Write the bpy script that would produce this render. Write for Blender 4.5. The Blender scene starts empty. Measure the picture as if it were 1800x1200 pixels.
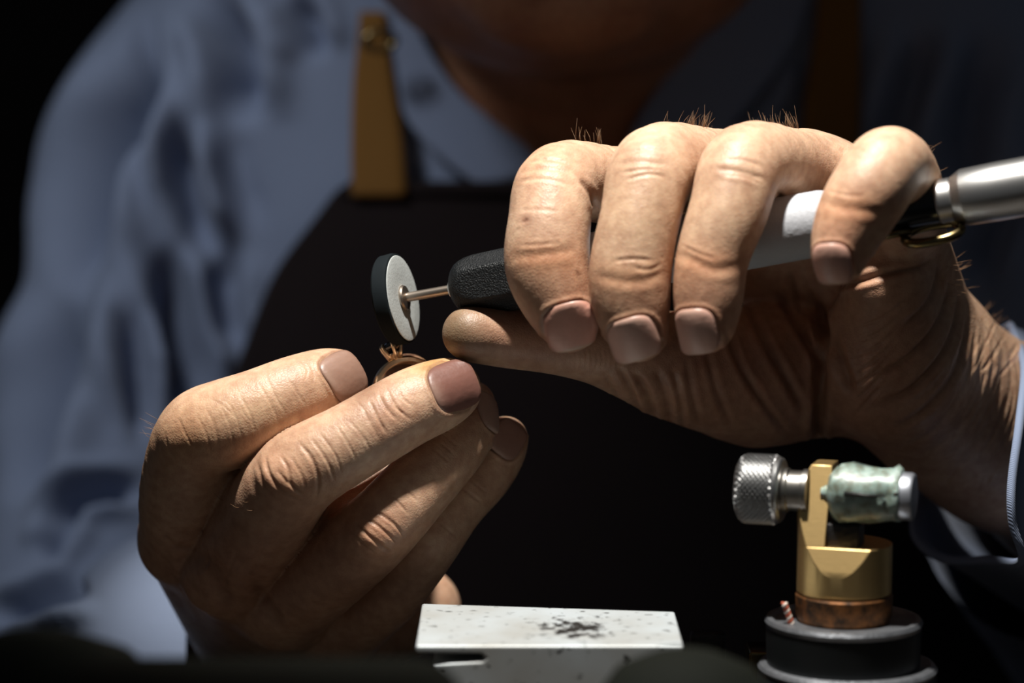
import bpy, bmesh, math, random
import numpy as np
from mathutils import Vector, Matrix

random.seed(7)
rng = np.random.default_rng(7)
scene = bpy.context.scene
COL = scene.collection

# ------------------------------------------------------------------ camera
PITCH = math.radians(7.0)
FOC = 700.0                                   # mm, focus distance
F0 = np.array([0.0, 0.0, 0.85])               # world point at the picture centre, in focus
RV = np.array([1.0, 0.0, 0.0])
UV = np.array([0.0, math.sin(PITCH), math.cos(PITCH)])
ZV = np.array([0.0, -math.cos(PITCH), math.sin(PITCH)])   # towards the camera
cam_d = bpy.data.cameras.new('camera')
cam = bpy.data.objects.new('camera', cam_d); COL.objects.link(cam)
cam_d.sensor_width = 36; cam_d.lens = 100
cam_d.clip_start = 0.02; cam_d.clip_end = 20
cam.location = F0 + ZV * FOC / 1000
cam.rotation_euler = (math.pi / 2 - PITCH, 0, 0)
cam_d.dof.use_dof = True
cam_d.dof.focus_distance = FOC / 1000 - 0.013
cam_d.dof.aperture_fstop = 7.4
cam_d.dof.aperture_blades = 0
scene.camera = cam

# ------------------------------------------------------------------ world, light, exposure
w = bpy.data.worlds.new('world'); scene.world = w; w.use_nodes = True
w.node_tree.nodes['Background'].inputs[0].default_value = (0.85, 0.92, 1.0, 1)
w.node_tree.nodes['Background'].inputs[1].default_value = 0.035
vs = scene.view_settings
vs.view_transform = 'Standard'; vs.look = 'None'; vs.exposure = 0.0; vs.gamma = 1.0
vs.use_curve_mapping = False

def loc2w(p):
    p = np.asarray(p, float) / 1000.0
    return F0 + p[..., 0:1] * RV + p[..., 1:2] * UV + p[..., 2:3] * ZV
def L(px, py, z=0.0):
    """photograph pixel and offset from the focus plane (mm, + towards camera) -> camera-aligned mm"""
    d = FOC - z
    return np.array([(px - 900) * d / 5000, (600 - py) * d / 5000, z])
def W(px, py, z=0.0):
    return Vector(loc2w(L(px, py, z)))
def PX(P):
    d = FOC - P[:, 2]
    return 900 + P[:, 0] * 5000 / d, 600 - P[:, 1] * 5000 / d
def MM(px, z=0.0):
    return px * (FOC - z) / 5000

def spot(name, pos, target, energy, size, blend, radius, color):
    l = bpy.data.lights.new(name, 'SPOT'); l.energy = energy; l.spot_size = math.radians(size)
    l.spot_blend = blend; l.shadow_soft_size = radius; l.color = color
    o = bpy.data.objects.new(name, l); COL.objects.link(o)
    o.location = pos
    o.rotation_euler = (Vector(target) - Vector(pos)).to_track_quat('-Z', 'Y').to_euler()
    return o
LAMP = Vector(loc2w(np.array([-12.0, 520.0, 192.0])))
spot('bench_lamp_light', LAMP, Vector(loc2w(np.array([10.0, -15.0, 42.0]))), 30.5, 36, 0.6, 0.018, (1.0, 0.965, 0.90))
SHIRT_FILL = Vector(loc2w(np.array([-270.0, 350.0, 20.0])))
spot('added_shirt_light', SHIRT_FILL, Vector(loc2w(np.array([-112.0, -5.0, -260.0]))), 3.3, 47, 0.7, 0.05, (0.95, 0.97, 1.0))  # added spot that brightens the shirt; no lamp is known there

# ------------------------------------------------------------------ materials
def new_mat(name):
    m = bpy.data.materials.new(name); m.use_nodes = True
    nt = m.node_tree
    return m, nt, nt.nodes['Principled BSDF']
def nd(nt, t, **kw):
    n = nt.nodes.new(t)
    for k, v in kw.items():
        setattr(n, k, v)
    return n
def simple(name, col, rough=0.5, metal=0.0, var=0.15, vscale=60.0, bump=0.0, bscale=300.0, spec=0.5, stretch=(1, 1, 1), coat=0.0, sheen=0.0):
    m, nt, b = new_mat(name)
    tc = nd(nt, 'ShaderNodeTexCoord'); mp = nd(nt, 'ShaderNodeMapping')
    mp.inputs['Scale'].default_value = stretch
    nt.links.new(tc.outputs['Object'], mp.inputs[0])
    nz = nd(nt, 'ShaderNodeTexNoise'); nz.inputs['Scale'].default_value = vscale; nz.inputs['Detail'].default_value = 5
    nt.links.new(mp.outputs[0], nz.inputs['Vector'])
    mx = nd(nt, 'ShaderNodeMixRGB', blend_type='MIX')
    c = np.array(col)
    mx.inputs[1].default_value = (*np.clip(c * (1 - var), 0, 1), 1)
    mx.inputs[2].default_value = (*np.clip(c * (1 + var), 0, 1), 1)
    nt.links.new(nz.outputs[0], mx.inputs[0]); nt.links.new(mx.outputs[0], b.inputs['Base Color'])
    b.inputs['Roughness'].default_value = rough; b.inputs['Metallic'].default_value = metal
    b.inputs['Specular IOR Level'].default_value = spec
    b.inputs['Coat Weight'].default_value = coat
    b.inputs['Sheen Weight'].default_value = sheen
    if bump:
        n2 = nd(nt, 'ShaderNodeTexNoise'); n2.inputs['Scale'].default_value = bscale; n2.inputs['Detail'].default_value = 3
        nt.links.new(mp.outputs[0], n2.inputs['Vector'])
        bp = nd(nt, 'ShaderNodeBump'); bp.inputs['Strength'].default_value = bump; bp.inputs['Distance'].default_value = 0.001
        nt.links.new(n2.outputs[0], bp.inputs['Height']); nt.links.new(bp.outputs[0], b.inputs['Normal'])
    return m

def skin_material():
    m, nt, b = new_mat('skin')
    tc = nd(nt, 'ShaderNodeTexCoord')
    at = nd(nt, 'ShaderNodeAttribute', attribute_name='tint')
    n1 = nd(nt, 'ShaderNodeTexNoise'); n1.inputs['Scale'].default_value = 90; n1.inputs['Detail'].default_value = 6; n1.inputs['Roughness'].default_value = 0.65
    nt.links.new(tc.outputs['Object'], n1.inputs['Vector'])
    r1 = nd(nt, 'ShaderNodeValToRGB')
    r1.color_ramp.elements[0].position = 0.3; r1.color_ramp.elements[0].color = (0.80, 0.72, 0.68, 1)
    r1.color_ramp.elements[1].position = 0.7; r1.color_ramp.elements[1].color = (1.10, 1.10, 1.08, 1)
    nt.links.new(n1.outputs[0], r1.inputs[0])
    mul = nd(nt, 'ShaderNodeMixRGB', blend_type='MULTIPLY'); mul.inputs[0].default_value = 1.0
    nt.links.new(at.outputs['Color'], mul.inputs[1]); nt.links.new(r1.outputs[0], mul.inputs[2])
    # fine mottling
    n3 = nd(nt, 'ShaderNodeTexNoise'); n3.inputs['Scale'].default_value = 420; n3.inputs['Detail'].default_value = 4
    nt.links.new(tc.outputs['Object'], n3.inputs['Vector'])
    r3 = nd(nt, 'ShaderNodeValToRGB')
    r3.color_ramp.elements[0].position = 0.35; r3.color_ramp.elements[0].color = (0.88, 0.82, 0.80, 1)
    r3.color_ramp.elements[1].position = 0.62; r3.color_ramp.elements[1].color = (1.05, 1.05, 1.05, 1)
    nt.links.new(n3.outputs[0], r3.inputs[0])
    mul2 = nd(nt, 'ShaderNodeMixRGB', blend_type='MULTIPLY'); mul2.inputs[0].default_value = 1.0
    nt.links.new(mul.outputs[0], mul2.inputs[1]); nt.links.new(r3.outputs[0], mul2.inputs[2])
    nt.links.new(mul2.outputs[0], b.inputs['Base Color'])
    b.inputs['Roughness'].default_value = 0.46
    b.inputs['Specular IOR Level'].default_value = 0.42
    b.inputs['Subsurface Weight'].default_value = 0.28
    b.inputs['Subsurface Radius'].default_value = (1.0, 0.36, 0.18)
    b.inputs['Subsurface Scale'].default_value = 0.0022
    # pores and fine cross-hatched lines
    v = nd(nt, 'ShaderNodeTexVoronoi', feature='DISTANCE_TO_EDGE'); v.inputs['Scale'].default_value = 1300
    n4 = nd(nt, 'ShaderNodeTexNoise'); n4.inputs['Scale'].default_value = 700; n4.inputs['Detail'].default_value = 5
    wv = nd(nt, 'ShaderNodeVectorMath', operation='ADD')
    nt.links.new(tc.outputs['Object'], v.inputs['Vector'])
    nt.links.new(tc.outputs['Object'], n4.inputs['Vector'])
    ml = nd(nt, 'ShaderNodeMath', operation='MULTIPLY_ADD'); ml.inputs[1].default_value = 0.9
    mn = nd(nt, 'ShaderNodeMath', operation='MINIMUM'); mn.inputs[1].default_value = 0.25
    nt.links.new(v.outputs[0], mn.inputs[0]); nt.links.new(mn.outputs[0], ml.inputs[0]); nt.links.new(n4.outputs[0], ml.inputs[2])
    bp = nd(nt, 'ShaderNodeBump'); bp.inputs['Strength'].default_value = 0.55; bp.inputs['Distance'].default_value = 0.00022
    nt.links.new(ml.outputs[0], bp.inputs['Height']); nt.links.new(bp.outputs[0], b.inputs['Normal'])
    return m

def nail_material(name, col, rough=0.3):
    m, nt, b = new_mat(name)
    tc = nd(nt, 'ShaderNodeTexCoord'); at = nd(nt, 'ShaderNodeAttribute', attribute_name='tint')
    n1 = nd(nt, 'ShaderNodeTexNoise'); n1.inputs['Scale'].default_value = 350; n1.inputs['Detail'].default_value = 4
    nt.links.new(tc.outputs['Object'], n1.inputs['Vector'])
    r1 = nd(nt, 'ShaderNodeValToRGB')
    r1.color_ramp.elements[0].color = (0.86, 0.84, 0.82, 1); r1.color_ramp.elements[1].color = (1.08, 1.08, 1.08, 1)
    nt.links.new(n1.outputs[0], r1.inputs[0])
    mul = nd(nt, 'ShaderNodeMixRGB', blend_type='MULTIPLY'); mul.inputs[0].default_value = 1.0
    nt.links.new(at.outputs['Color'], mul.inputs[1]); nt.links.new(r1.outputs[0], mul.inputs[2])
    nt.links.new(mul.outputs[0], b.inputs['Base Color'])
    n2 = nd(nt, 'ShaderNodeTexNoise'); n2.inputs['Scale'].default_value = 900; n2.inputs['Detail'].default_value = 4
    nt.links.new(tc.outputs['Object'], n2.inputs['Vector'])
    bp = nd(nt, 'ShaderNodeBump'); bp.inputs['Strength'].default_value = 0.35; bp.inputs['Distance'].default_value = 0.0002
    nt.links.new(n2.outputs[0], bp.inputs['Height']); nt.links.new(bp.outputs[0], b.inputs['Normal'])
    b.inputs['Roughness'].default_value = rough; b.inputs['Specular IOR Level'].default_value = 0.5
    b.inputs['Subsurface Weight'].default_value = 0.1
    b.inputs['Subsurface Radius'].default_value = (1.0, 0.4, 0.2); b.inputs['Subsurface Scale'].default_value = 0.001
    return m

def cloth_material(name, c1, c2, wscale=900, rough=0.9, bump=0.35):
    m, nt, b = new_mat(name)
    tc = nd(nt, 'ShaderNodeTexCoord')
    n1 = nd(nt, 'ShaderNodeTexNoise'); n1.inputs['Scale'].default_value = 22; n1.inputs['Detail'].default_value = 6
    nt.links.new(tc.outputs['Object'], n1.inputs['Vector'])
    mx = nd(nt, 'ShaderNodeMixRGB'); mx.inputs[1].default_value = (*c1, 1); mx.inputs[2].default_value = (*c2, 1)
    nt.links.new(n1.outputs[0], mx.inputs[0]); nt.links.new(mx.outputs[0], b.inputs['Base Color'])
    wv = nd(nt, 'ShaderNodeTexWave', wave_type='BANDS', bands_direction='DIAGONAL'); wv.inputs['Scale'].default_value = wscale
    nt.links.new(tc.outputs['Object'], wv.inputs['Vector'])
    bp = nd(nt, 'ShaderNodeBump'); bp.inputs['Strength'].default_value = bump; bp.inputs['Distance'].default_value = 0.0004
    nt.links.new(wv.outputs[0], bp.inputs['Height']); nt.links.new(bp.outputs[0], b.inputs['Normal'])
    b.inputs['Roughness'].default_value = rough; b.inputs['Specular IOR Level'].default_value = 0.15
    b.inputs['Sheen Weight'].default_value = 0.08
    return m

M = {}
M['skin'] = skin_material()
M['nail'] = nail_material('nail', None, 0.42)
M['shirt'] = cloth_material('shirt_chambray', (0.20, 0.245, 0.36), (0.24, 0.29, 0.41))
M['apron'] = cloth_material('apron_canvas', (0.011, 0.007, 0.0075), (0.017, 0.011, 0.0115), 600)
M['strap'] = cloth_material('strap_leather', (0.19, 0.088, 0.017), (0.23, 0.11, 0.022), 700, 0.6, 0.5)
M['hair'] = simple('hair_brown', (0.10, 0.045, 0.018), 0.5, var=0.3)
M['fine_hair'] = simple('hair_fine', (0.26, 0.14, 0.07), 0.45, var=0.3)
M['black_plastic'] = simple('black_plastic', (0.007, 0.008, 0.009), 0.42, 0.0, spec=0.3, bump=0.5, bscale=2600, var=0.3)
M['grip'] = simple('grip_pale_grey', (0.44, 0.45, 0.48), 0.55, 0.0, var=0.10, vscale=130, bump=0.15, bscale=900)
M['black_metal'] = simple('black_metal', (0.014, 0.016, 0.019), 0.28, 0.3, var=0.2)
M['steel'] = simple('steel_brushed', (0.66, 0.65, 0.64), 0.33, 1.0, var=0.05, stretch=(1, 8, 8), bump=0.05, bscale=1500)
M['mandrel'] = simple('mandrel_steel', (0.44, 0.37, 0.31), 0.38, 1.0, var=0.1, vscale=200)
M['dark_brass'] = simple('dark_brass', (0.20, 0.15, 0.07), 0.26, 1.0, var=0.3, vscale=200)
M['rubber_black'] = simple('rubber_black', (0.007, 0.010, 0.012), 0.8, var=0.3, vscale=200, spec=0.12)
M['rubber_grey'] = simple('rubber_grey', (0.42, 0.44, 0.43), 0.75, var=0.12, vscale=300, bump=0.1, bscale=1500)
M['gold'] = simple('rose_gold', (1.0, 0.76, 0.52), 0.28, 1.0, var=0.06, vscale=300)
M['stone'] = simple('black_stone', (0.004, 0.004, 0.006), 0.06, 0.0, var=0.1, coat=1.0)
M['brass'] = simple('brass', (0.80, 0.55, 0.24), 0.38, 1.0, var=0.07, vscale=180, bump=0.06, bscale=700, stretch=(1, 1, 9))
M['knob_steel'] = simple('knob_steel', (0.50, 0.50, 0.50), 0.36, 1.0, var=0.14, vscale=300)
M['screw_steel'] = simple('screw_steel', (0.38, 0.36, 0.33), 0.34, 1.0, var=0.35, vscale=250)
M['pin_steel'] = simple('pin_steel', (0.45, 0.47, 0.52), 0.42, 0.85, var=0.12, vscale=250)
M['iron'] = simple('iron_dark', (0.05, 0.048, 0.048), 0.5, 0.8, var=0.5, vscale=300, bump=0.3, bscale=900)
M['vise_black'] = simple('vise_black', (0.010, 0.012, 0.013), 0.4, 0.2, var=0.3, vscale=150)
M['rim_steel'] = simple('rim_steel', (0.24, 0.25, 0.27), 0.42, 0.8, var=0.35, vscale=260, bump=0.2, bscale=900)
M['wood_dark'] = simple('wood_dark', (0.022, 0.016, 0.011), 0.6, var=0.4, vscale=30, stretch=(1, 12, 12))
M['dark_handle'] = simple('handle_dark', (0.005, 0.006, 0.004), 0.8, spec=0.1, var=0.3, vscale=60)
M['wall'] = simple('wall_dark', (0.02, 0.015, 0.013), 0.9, var=0.3, vscale=4)
M['thread_a'] = simple('thread_red', (0.45, 0.10, 0.05), 0.8, var=0.2)
M['thread_b'] = simple('thread_white', (0.65, 0.55, 0.48), 0.8, var=0.1)
M['eye'] = simple('eye_white', (0.7, 0.68, 0.65), 0.2, var=0.03)

def rust_material():
    m, nt, b = new_mat('rusty_steel')
    tc = nd(nt, 'ShaderNodeTexCoord')
    n = nd(nt, 'ShaderNodeTexNoise'); n.inputs['Scale'].default_value = 260; n.inputs['Detail'].default_value = 8; n.inputs['Roughness'].default_value = 0.7
    nt.links.new(tc.outputs['Object'], n.inputs['Vector'])
    r = nd(nt, 'ShaderNodeValToRGB')
    r.color_ramp.elements[0].position = 0.38; r.color_ramp.elements[0].color = (0.045, 0.024, 0.012, 1)
    r.color_ramp.elements[1].position = 0.66; r.color_ramp.elements[1].color = (0.34, 0.13, 0.035, 1)
    nt.links.new(n.outputs[0], r.inputs[0]); nt.links.new(r.outputs[0], b.inputs['Base Color'])
    b.inputs['Metallic'].default_value = 0.55; b.inputs['Roughness'].default_value = 0.5
    bp = nd(nt, 'ShaderNodeBump'); bp.inputs['Strength'].default_value = 0.4; bp.inputs['Distance'].default_value = 0.0004
    nt.links.new(n.outputs[0], bp.inputs['Height']); nt.links.new(bp.outputs[0], b.inputs['Normal'])
    return m
M['rust'] = rust_material()

def wax_material():
    m, nt, b = new_mat('green_wax')
    tc = nd(nt, 'ShaderNodeTexCoord')
    n = nd(nt, 'ShaderNodeTexNoise'); n.inputs['Scale'].default_value = 480; n.inputs['Detail'].default_value = 6
    nt.links.new(tc.outputs['Object'], n.inputs['Vector'])
    r = nd(nt, 'ShaderNodeValToRGB')
    r.color_ramp.elements[0].position = 0.34; r.color_ramp.elements[0].color = (0.15, 0.17, 0.13, 1)
    r.color_ramp.elements[1].position = 0.56; r.color_ramp.elements[1].color = (0.28, 0.37, 0.33, 1)
    e = r.color_ramp.elements.new(0.75); e.color = (0.42, 0.49, 0.46, 1)
    nt.links.new(n.outputs[0], r.inputs[0]); nt.links.new(r.outputs[0], b.inputs['Base Color'])
    b.inputs['Roughness'].default_value = 0.38
    b.inputs['Subsurface Weight'].default_value = 0.25; b.inputs['Subsurface Scale'].default_value = 0.002
    bp = nd(nt, 'ShaderNodeBump'); bp.inputs['Strength'].default_value = 0.5; bp.inputs['Distance'].default_value = 0.0005
    nt.links.new(n.outputs[0], bp.inputs['Height']); nt.links.new(bp.outputs[0], b.inputs['Normal'])
    return m
M['wax'] = wax_material()

def block_material():
    """bare steel block with dark pitted stains and scratches on it"""
    m, nt, b = new_mat('stained_steel')
    tc = nd(nt, 'ShaderNodeTexCoord')
    def mapping(sc, loc=(0, 0, 0), rot=0):
        mp = nd(nt, 'ShaderNodeMapping'); mp.inputs['Scale'].default_value = sc; mp.inputs['Location'].default_value = loc
        mp.inputs['Rotation'].default_value = (0, 0, rot)
        nt.links.new(tc.outputs['Object'], mp.inputs[0]); return mp
    # big stain
    mp = mapping((70, 52, 0), (-70 * 0.006, 52 * 0.027, 0))
    gr = nd(nt, 'ShaderNodeTexGradient', gradient_type='SPHERICAL'); nt.links.new(mp.outputs[0], gr.inputs[0])
    mp2 = mapping((1, 0.75, 1))
    n1 = nd(nt, 'ShaderNodeTexNoise'); n1.inputs['Scale'].default_value = 330; n1.inputs['Detail'].default_value = 7; n1.inputs['Roughness'].default_value = 0.62
    nt.links.new(mp2.outputs[0], n1.inputs['Vector'])
    ad = nd(nt, 'ShaderNodeMath', operation='MULTIPLY_ADD'); ad.inputs[1].default_value = 0.36
    nt.links.new(gr.outputs['Fac'], ad.inputs[0]); nt.links.new(n1.outputs[0], ad.inputs[2])
    r1 = nd(nt, 'ShaderNodeValToRGB'); r1.color_ramp.elements[0].position = 0.67; r1.color_ramp.elements[1].position = 0.78
    nt.links.new(ad.outputs[0], r1.inputs[0])
    # small pits
    mp3 = mapping((0.55, 1, 1), rot=0.35)
    n2 = nd(nt, 'ShaderNodeTexNoise'); n2.inputs['Scale'].default_value = 520; n2.inputs['Detail'].default_value = 3
    nt.links.new(mp3.outputs[0], n2.inputs['Vector'])
    r2 = nd(nt, 'ShaderNodeValToRGB'); r2.color_ramp.elements[0].position = 0.63; r2.color_ramp.elements[1].position = 0.69
    nt.links.new(n2.outputs[0], r2.inputs[0])
    mxx = nd(nt, 'ShaderNodeMath', operation='MAXIMUM'); nt.links.new(r1.outputs[0], mxx.inputs[0]); nt.links.new(r2.outputs[0], mxx.inputs[1])
    n4 = nd(nt, 'ShaderNodeTexNoise'); n4.inputs['Scale'].default_value = 45; n4.inputs['Detail'].default_value = 5
    nt.links.new(tc.outputs['Object'], n4.inputs['Vector'])
    rb = nd(nt, 'ShaderNodeValToRGB')
    rb.color_ramp.elements[0].position = 0.3; rb.color_ramp.elements[0].color = (0.42, 0.42, 0.40, 1)
    rb.color_ramp.elements[1].position = 0.7; rb.color_ramp.elements[1].color = (0.55, 0.60, 0.63, 1)
    nt.links.new(n4.outputs[0], rb.inputs[0])
    mx = nd(nt, 'ShaderNodeMixRGB'); nt.links.new(mxx.outputs[0], mx.inputs[0]); nt.links.new(rb.outputs[0], mx.inputs[1])
    mx.inputs[2].default_value = (0.025, 0.022, 0.020, 1)
    nt.links.new(mx.outputs[0], b.inputs['Base Color'])
    b.inputs['Metallic'].default_value = 0.25; b.inputs['Roughness'].default_value = 0.5
    return m
M['block'] = block_material()

# ------------------------------------------------------------------ scene-graph helpers
def tag(o, label=None, cat=None, group=None, kind=None):
    if label: o['label'] = label
    if cat: o['category'] = cat
    if group: o['group'] = group
    if kind: o['kind'] = kind
    return o
def empty(name, loc, label, cat):
    o = bpy.data.objects.new(name, None); COL.objects.link(o); o.location = loc
    o.empty_display_size = 0.01
    return tag(o, label, cat)
def link(name, me, mat, parent=None, smooth=True):
    o = bpy.data.objects.new(name, me); COL.objects.link(o)
    if mat is not None:
        me.materials.clear(); me.materials.append(mat)
    if smooth:
        me.polygons.foreach_set('use_smooth', np.ones(len(me.polygons), bool))
    if parent is not None:
        o.parent = parent
        wl = Vector((0, 0, 0)); p = parent
        while p is not None:
            wl += p.location; p = p.parent
        o.location = -wl                       # geometry is written in world coordinates
    me.update()
    return o
def fast_mesh(name, V, Q):
    """V (n,3) world metres, Q (m,k) faces with k corners"""
    me = bpy.data.meshes.new(name)
    V = np.ascontiguousarray(V, np.float32); Q = np.ascontiguousarray(Q, np.int32); k = Q.shape[1]
    me.vertices.add(len(V)); me.vertices.foreach_set('co', V.ravel())
    me.loops.add(Q.size); me.loops.foreach_set('vertex_index', Q.ravel())
    me.polygons.add(len(Q)); me.polygons.foreach_set('loop_start', np.arange(0, Q.size, k, dtype=np.int32))
    me.update(calc_edges=True); me.validate()
    return me
def set_tint(me, C):
    at = me.color_attributes.new('tint', 'FLOAT_COLOR', 'POINT')
    C4 = np.concatenate([C, np.ones((len(C), 1))], 1).astype(np.float32)
    at.data.foreach_set('color', C4.ravel())
def py_mesh(name, V, F):
    me = bpy.data.meshes.new(name); me.from_pydata([tuple(v) for v in V], [], [tuple(f) for f in F]); me.update(); return me

def frame(axis, hint=(0, 0, 1)):
    a = Vector(axis).normalized(); h = Vector(hint)
    u = (h - a * h.dot(a))
    if u.length < 1e-4: u = Vector((1, 0, 0)) - a * a.x
    u.normalize(); v = a.cross(u)
    return a, u, v
def lathe(name, mat, parent, prof, origin, axis, seg=48, rfun=None, hint=(0, 0, 1), sharp=None):
    """profile [(distance along the axis, radius)] in mm, closed at the ends if the radius is 0"""
    a, u, v = frame(axis, hint); o = Vector(origin)
    V, F = [], []
    n = len(prof)
    for i, (s, r) in enumerate(prof):
        for j in range(seg):
            t = 2 * math.pi * j / seg
            rr = rfun(s, r, t) if rfun else r
            V.append(o + a * s / 1000 + (u * math.cos(t) + v * math.sin(t)) * rr / 1000)
    for i in range(n - 1):
        for j in range(seg):
            k = (j + 1) % seg
            F.append((i * seg + j, i * seg + k, (i + 1) * seg + k, (i + 1) * seg + j))
    F.append(tuple(range(seg))[::-1]); F.append(tuple((n - 1) * seg + j for j in range(seg)))
    me = py_mesh(name, V, F)
    bm = bmesh.new(); bm.from_mesh(me); bmesh.ops.remove_doubles(bm, verts=bm.verts, dist=1e-7)
    bmesh.ops.recalc_face_normals(bm, faces=bm.faces); bm.to_mesh(me); bm.free()
    ob = link(name, me, mat, parent)
    auto_smooth(me, 32)
    return ob
def auto_smooth(me, ang):
    bm = bmesh.new(); bm.from_mesh(me)
    lim = math.radians(ang)
    for e in bm.edges:
        e.smooth = not (len(e.link_faces) == 2 and e.calc_face_angle(0) > lim)
    bm.to_mesh(me); bm.free(); me.update()
def tube(pts, rad, seg=8, closed=False):
    """verts and faces of a tube through world points; rad scalar or list (m)"""
    pts = [Vector(p) for p in pts]; n = len(pts)
    V, F = [], []; prev = None
    for i, p in enumerate(pts):
        if closed: t = pts[(i + 1) % n] - pts[i - 1]
        else: t = pts[min(i + 1, n - 1)] - pts[max(i - 1, 0)]
        a, u, v = frame(t, prev if prev is not None else (0.13, 0.2, 0.97)); prev = u
        r = rad[i] if hasattr(rad, '__len__') else rad
        for j in range(seg):
            th = 2 * math.pi * j / seg
            V.append(p + (u * math.cos(th) + v * math.sin(th)) * r)
    m = n if closed else n - 1
    for i in range(m):
        for j in range(seg):
            k = (j + 1) % seg; i2 = (i + 1) % n
            F.append((i * seg + j, i * seg + k, i2 * seg + k, i2 * seg + j))
    if not closed:
        F.append(tuple(range(seg))[::-1]); F.append(tuple((n - 1) * seg + j for j in range(seg)))
    return V, F
def box_mesh(name, cx, cy, cz, sx, sy, sz, bev=0.0, seg=3):
    bm = bmesh.new(); bmesh.ops.create_cube(bm, size=1)
    bmesh.ops.scale(bm, vec=(sx, sy, sz), verts=bm.verts)
    if bev: bmesh.ops.bevel(bm, geom=bm.edges[:] + bm.verts[:], offset=bev, segments=seg, affect='EDGES', profile=0.5)
    bmesh.ops.translate(bm, vec=(cx, cy, cz), verts=bm.verts)
    me = bpy.data.meshes.new(name); bm.to_mesh(me); bm.free(); return me

# ------------------------------------------------------------------ sculpting engine (signed distance -> mesh)
class Grid:
    def __init__(self, lo, hi, h):
        self.lo = np.array(lo, float); self.h = h
        self.n = np.ceil((np.array(hi, float) - self.lo) / h).astype(int) + 1
        self.ax = [self.lo[i] + h * np.arange(self.n[i]) for i in range(3)]
    def new(self):
        return np.full(self.n, 50.0, np.float32)
    def sl(self, lo, hi):
        a = np.clip(np.floor((np.asarray(lo) - self.lo) / self.h).astype(int), 0, self.n)
        b = np.clip(np.ceil((np.asarray(hi) - self.lo) / self.h).astype(int) + 1, 0, self.n)
        return tuple(slice(a[i], b[i]) for i in range(3))
    def pts(self, s):
        return (self.ax[0][s[0]][:, None, None].astype(np.float32), self.ax[1][s[1]][None, :, None].astype(np.float32), self.ax[2][s[2]][None, None, :].astype(np.float32))
def smin(a, b, k):
    if k <= 0: return np.minimum(a, b)
    h = np.clip(k - np.abs(a - b), 0, None) / k
    return np.minimum(a, b) - h * h * k * 0.25
def d_cone(P, a, b, ra, rb):
    x, y, z = P
    ab = b - a; l2 = max(float(ab @ ab), 1e-9)
    t = ((x - a[0]) * ab[0] + (y - a[1]) * ab[1] + (z - a[2]) * ab[2]) / l2
    t = np.clip(t, 0, 1)
    return np.sqrt((x - a[0] - t * ab[0]) ** 2 + (y - a[1] - t * ab[1]) ** 2 + (z - a[2] - t * ab[2]) ** 2) - (ra + t * (rb - ra))
def add_cone(G, D, a, b, ra, rb, k, mar=6.0):
    a = np.asarray(a, float); b = np.asarray(b, float); R = max(ra, rb) + mar + k
    s = G.sl(np.minimum(a, b) - R, np.maximum(a, b) + R)
    if D[s].size: D[s] = smin(D[s], d_cone(G.pts(s), a, b, ra, rb), k)
def add_ell(G, D, c, r, k, mar=8.0, R=None, sub=False):
    c = np.asarray(c, float); r = np.asarray(r, float)
    e = r.max() + mar + k
    s = G.sl(c - e, c + e)
    if not D[s].size: return
    x, y, z = G.pts(s); x = x - c[0]; y = y - c[1]; z = z - c[2]
    if R is not None:
        x, y, z = (R[0][0] * x + R[0][1] * y + R[0][2] * z, R[1][0] * x + R[1][1] * y + R[1][2] * z, R[2][0] * x + R[2][1] * y + R[2][2] * z)
    k0 = np.sqrt((x / r[0]) ** 2 + (y / r[1]) ** 2 + (z / r[2]) ** 2)
    k1 = np.sqrt((x / r[0] ** 2) ** 2 + (y / r[1] ** 2) ** 2 + (z / r[2] ** 2) ** 2) + 1e-6
    d = k0 * (k0 - 1) / k1
    if sub: D[s] = -smin(-D[s], d, k)
    else: D[s] = smin(D[s], d, k)
def spline(pts, sub=4):
    """Catmull-Rom through rows of pts"""
    P = np.asarray(pts, float); n = len(P); out = []
    for i in range(n - 1):
        p0 = P[max(i - 1, 0)]; p1 = P[i]; p2 = P[i + 1]; p3 = P[min(i + 2, n - 1)]
        for j in range(sub):
            t = j / sub
            out.append(0.5 * (2 * p1 + (p2 - p0) * t + (2 * p0 - 5 * p1 + 4 * p2 - p3) * t * t + (3 * p1 - p0 - 3 * p2 + p3) * t ** 3))
    out.append(P[-1]); return np.array(out)
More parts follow.
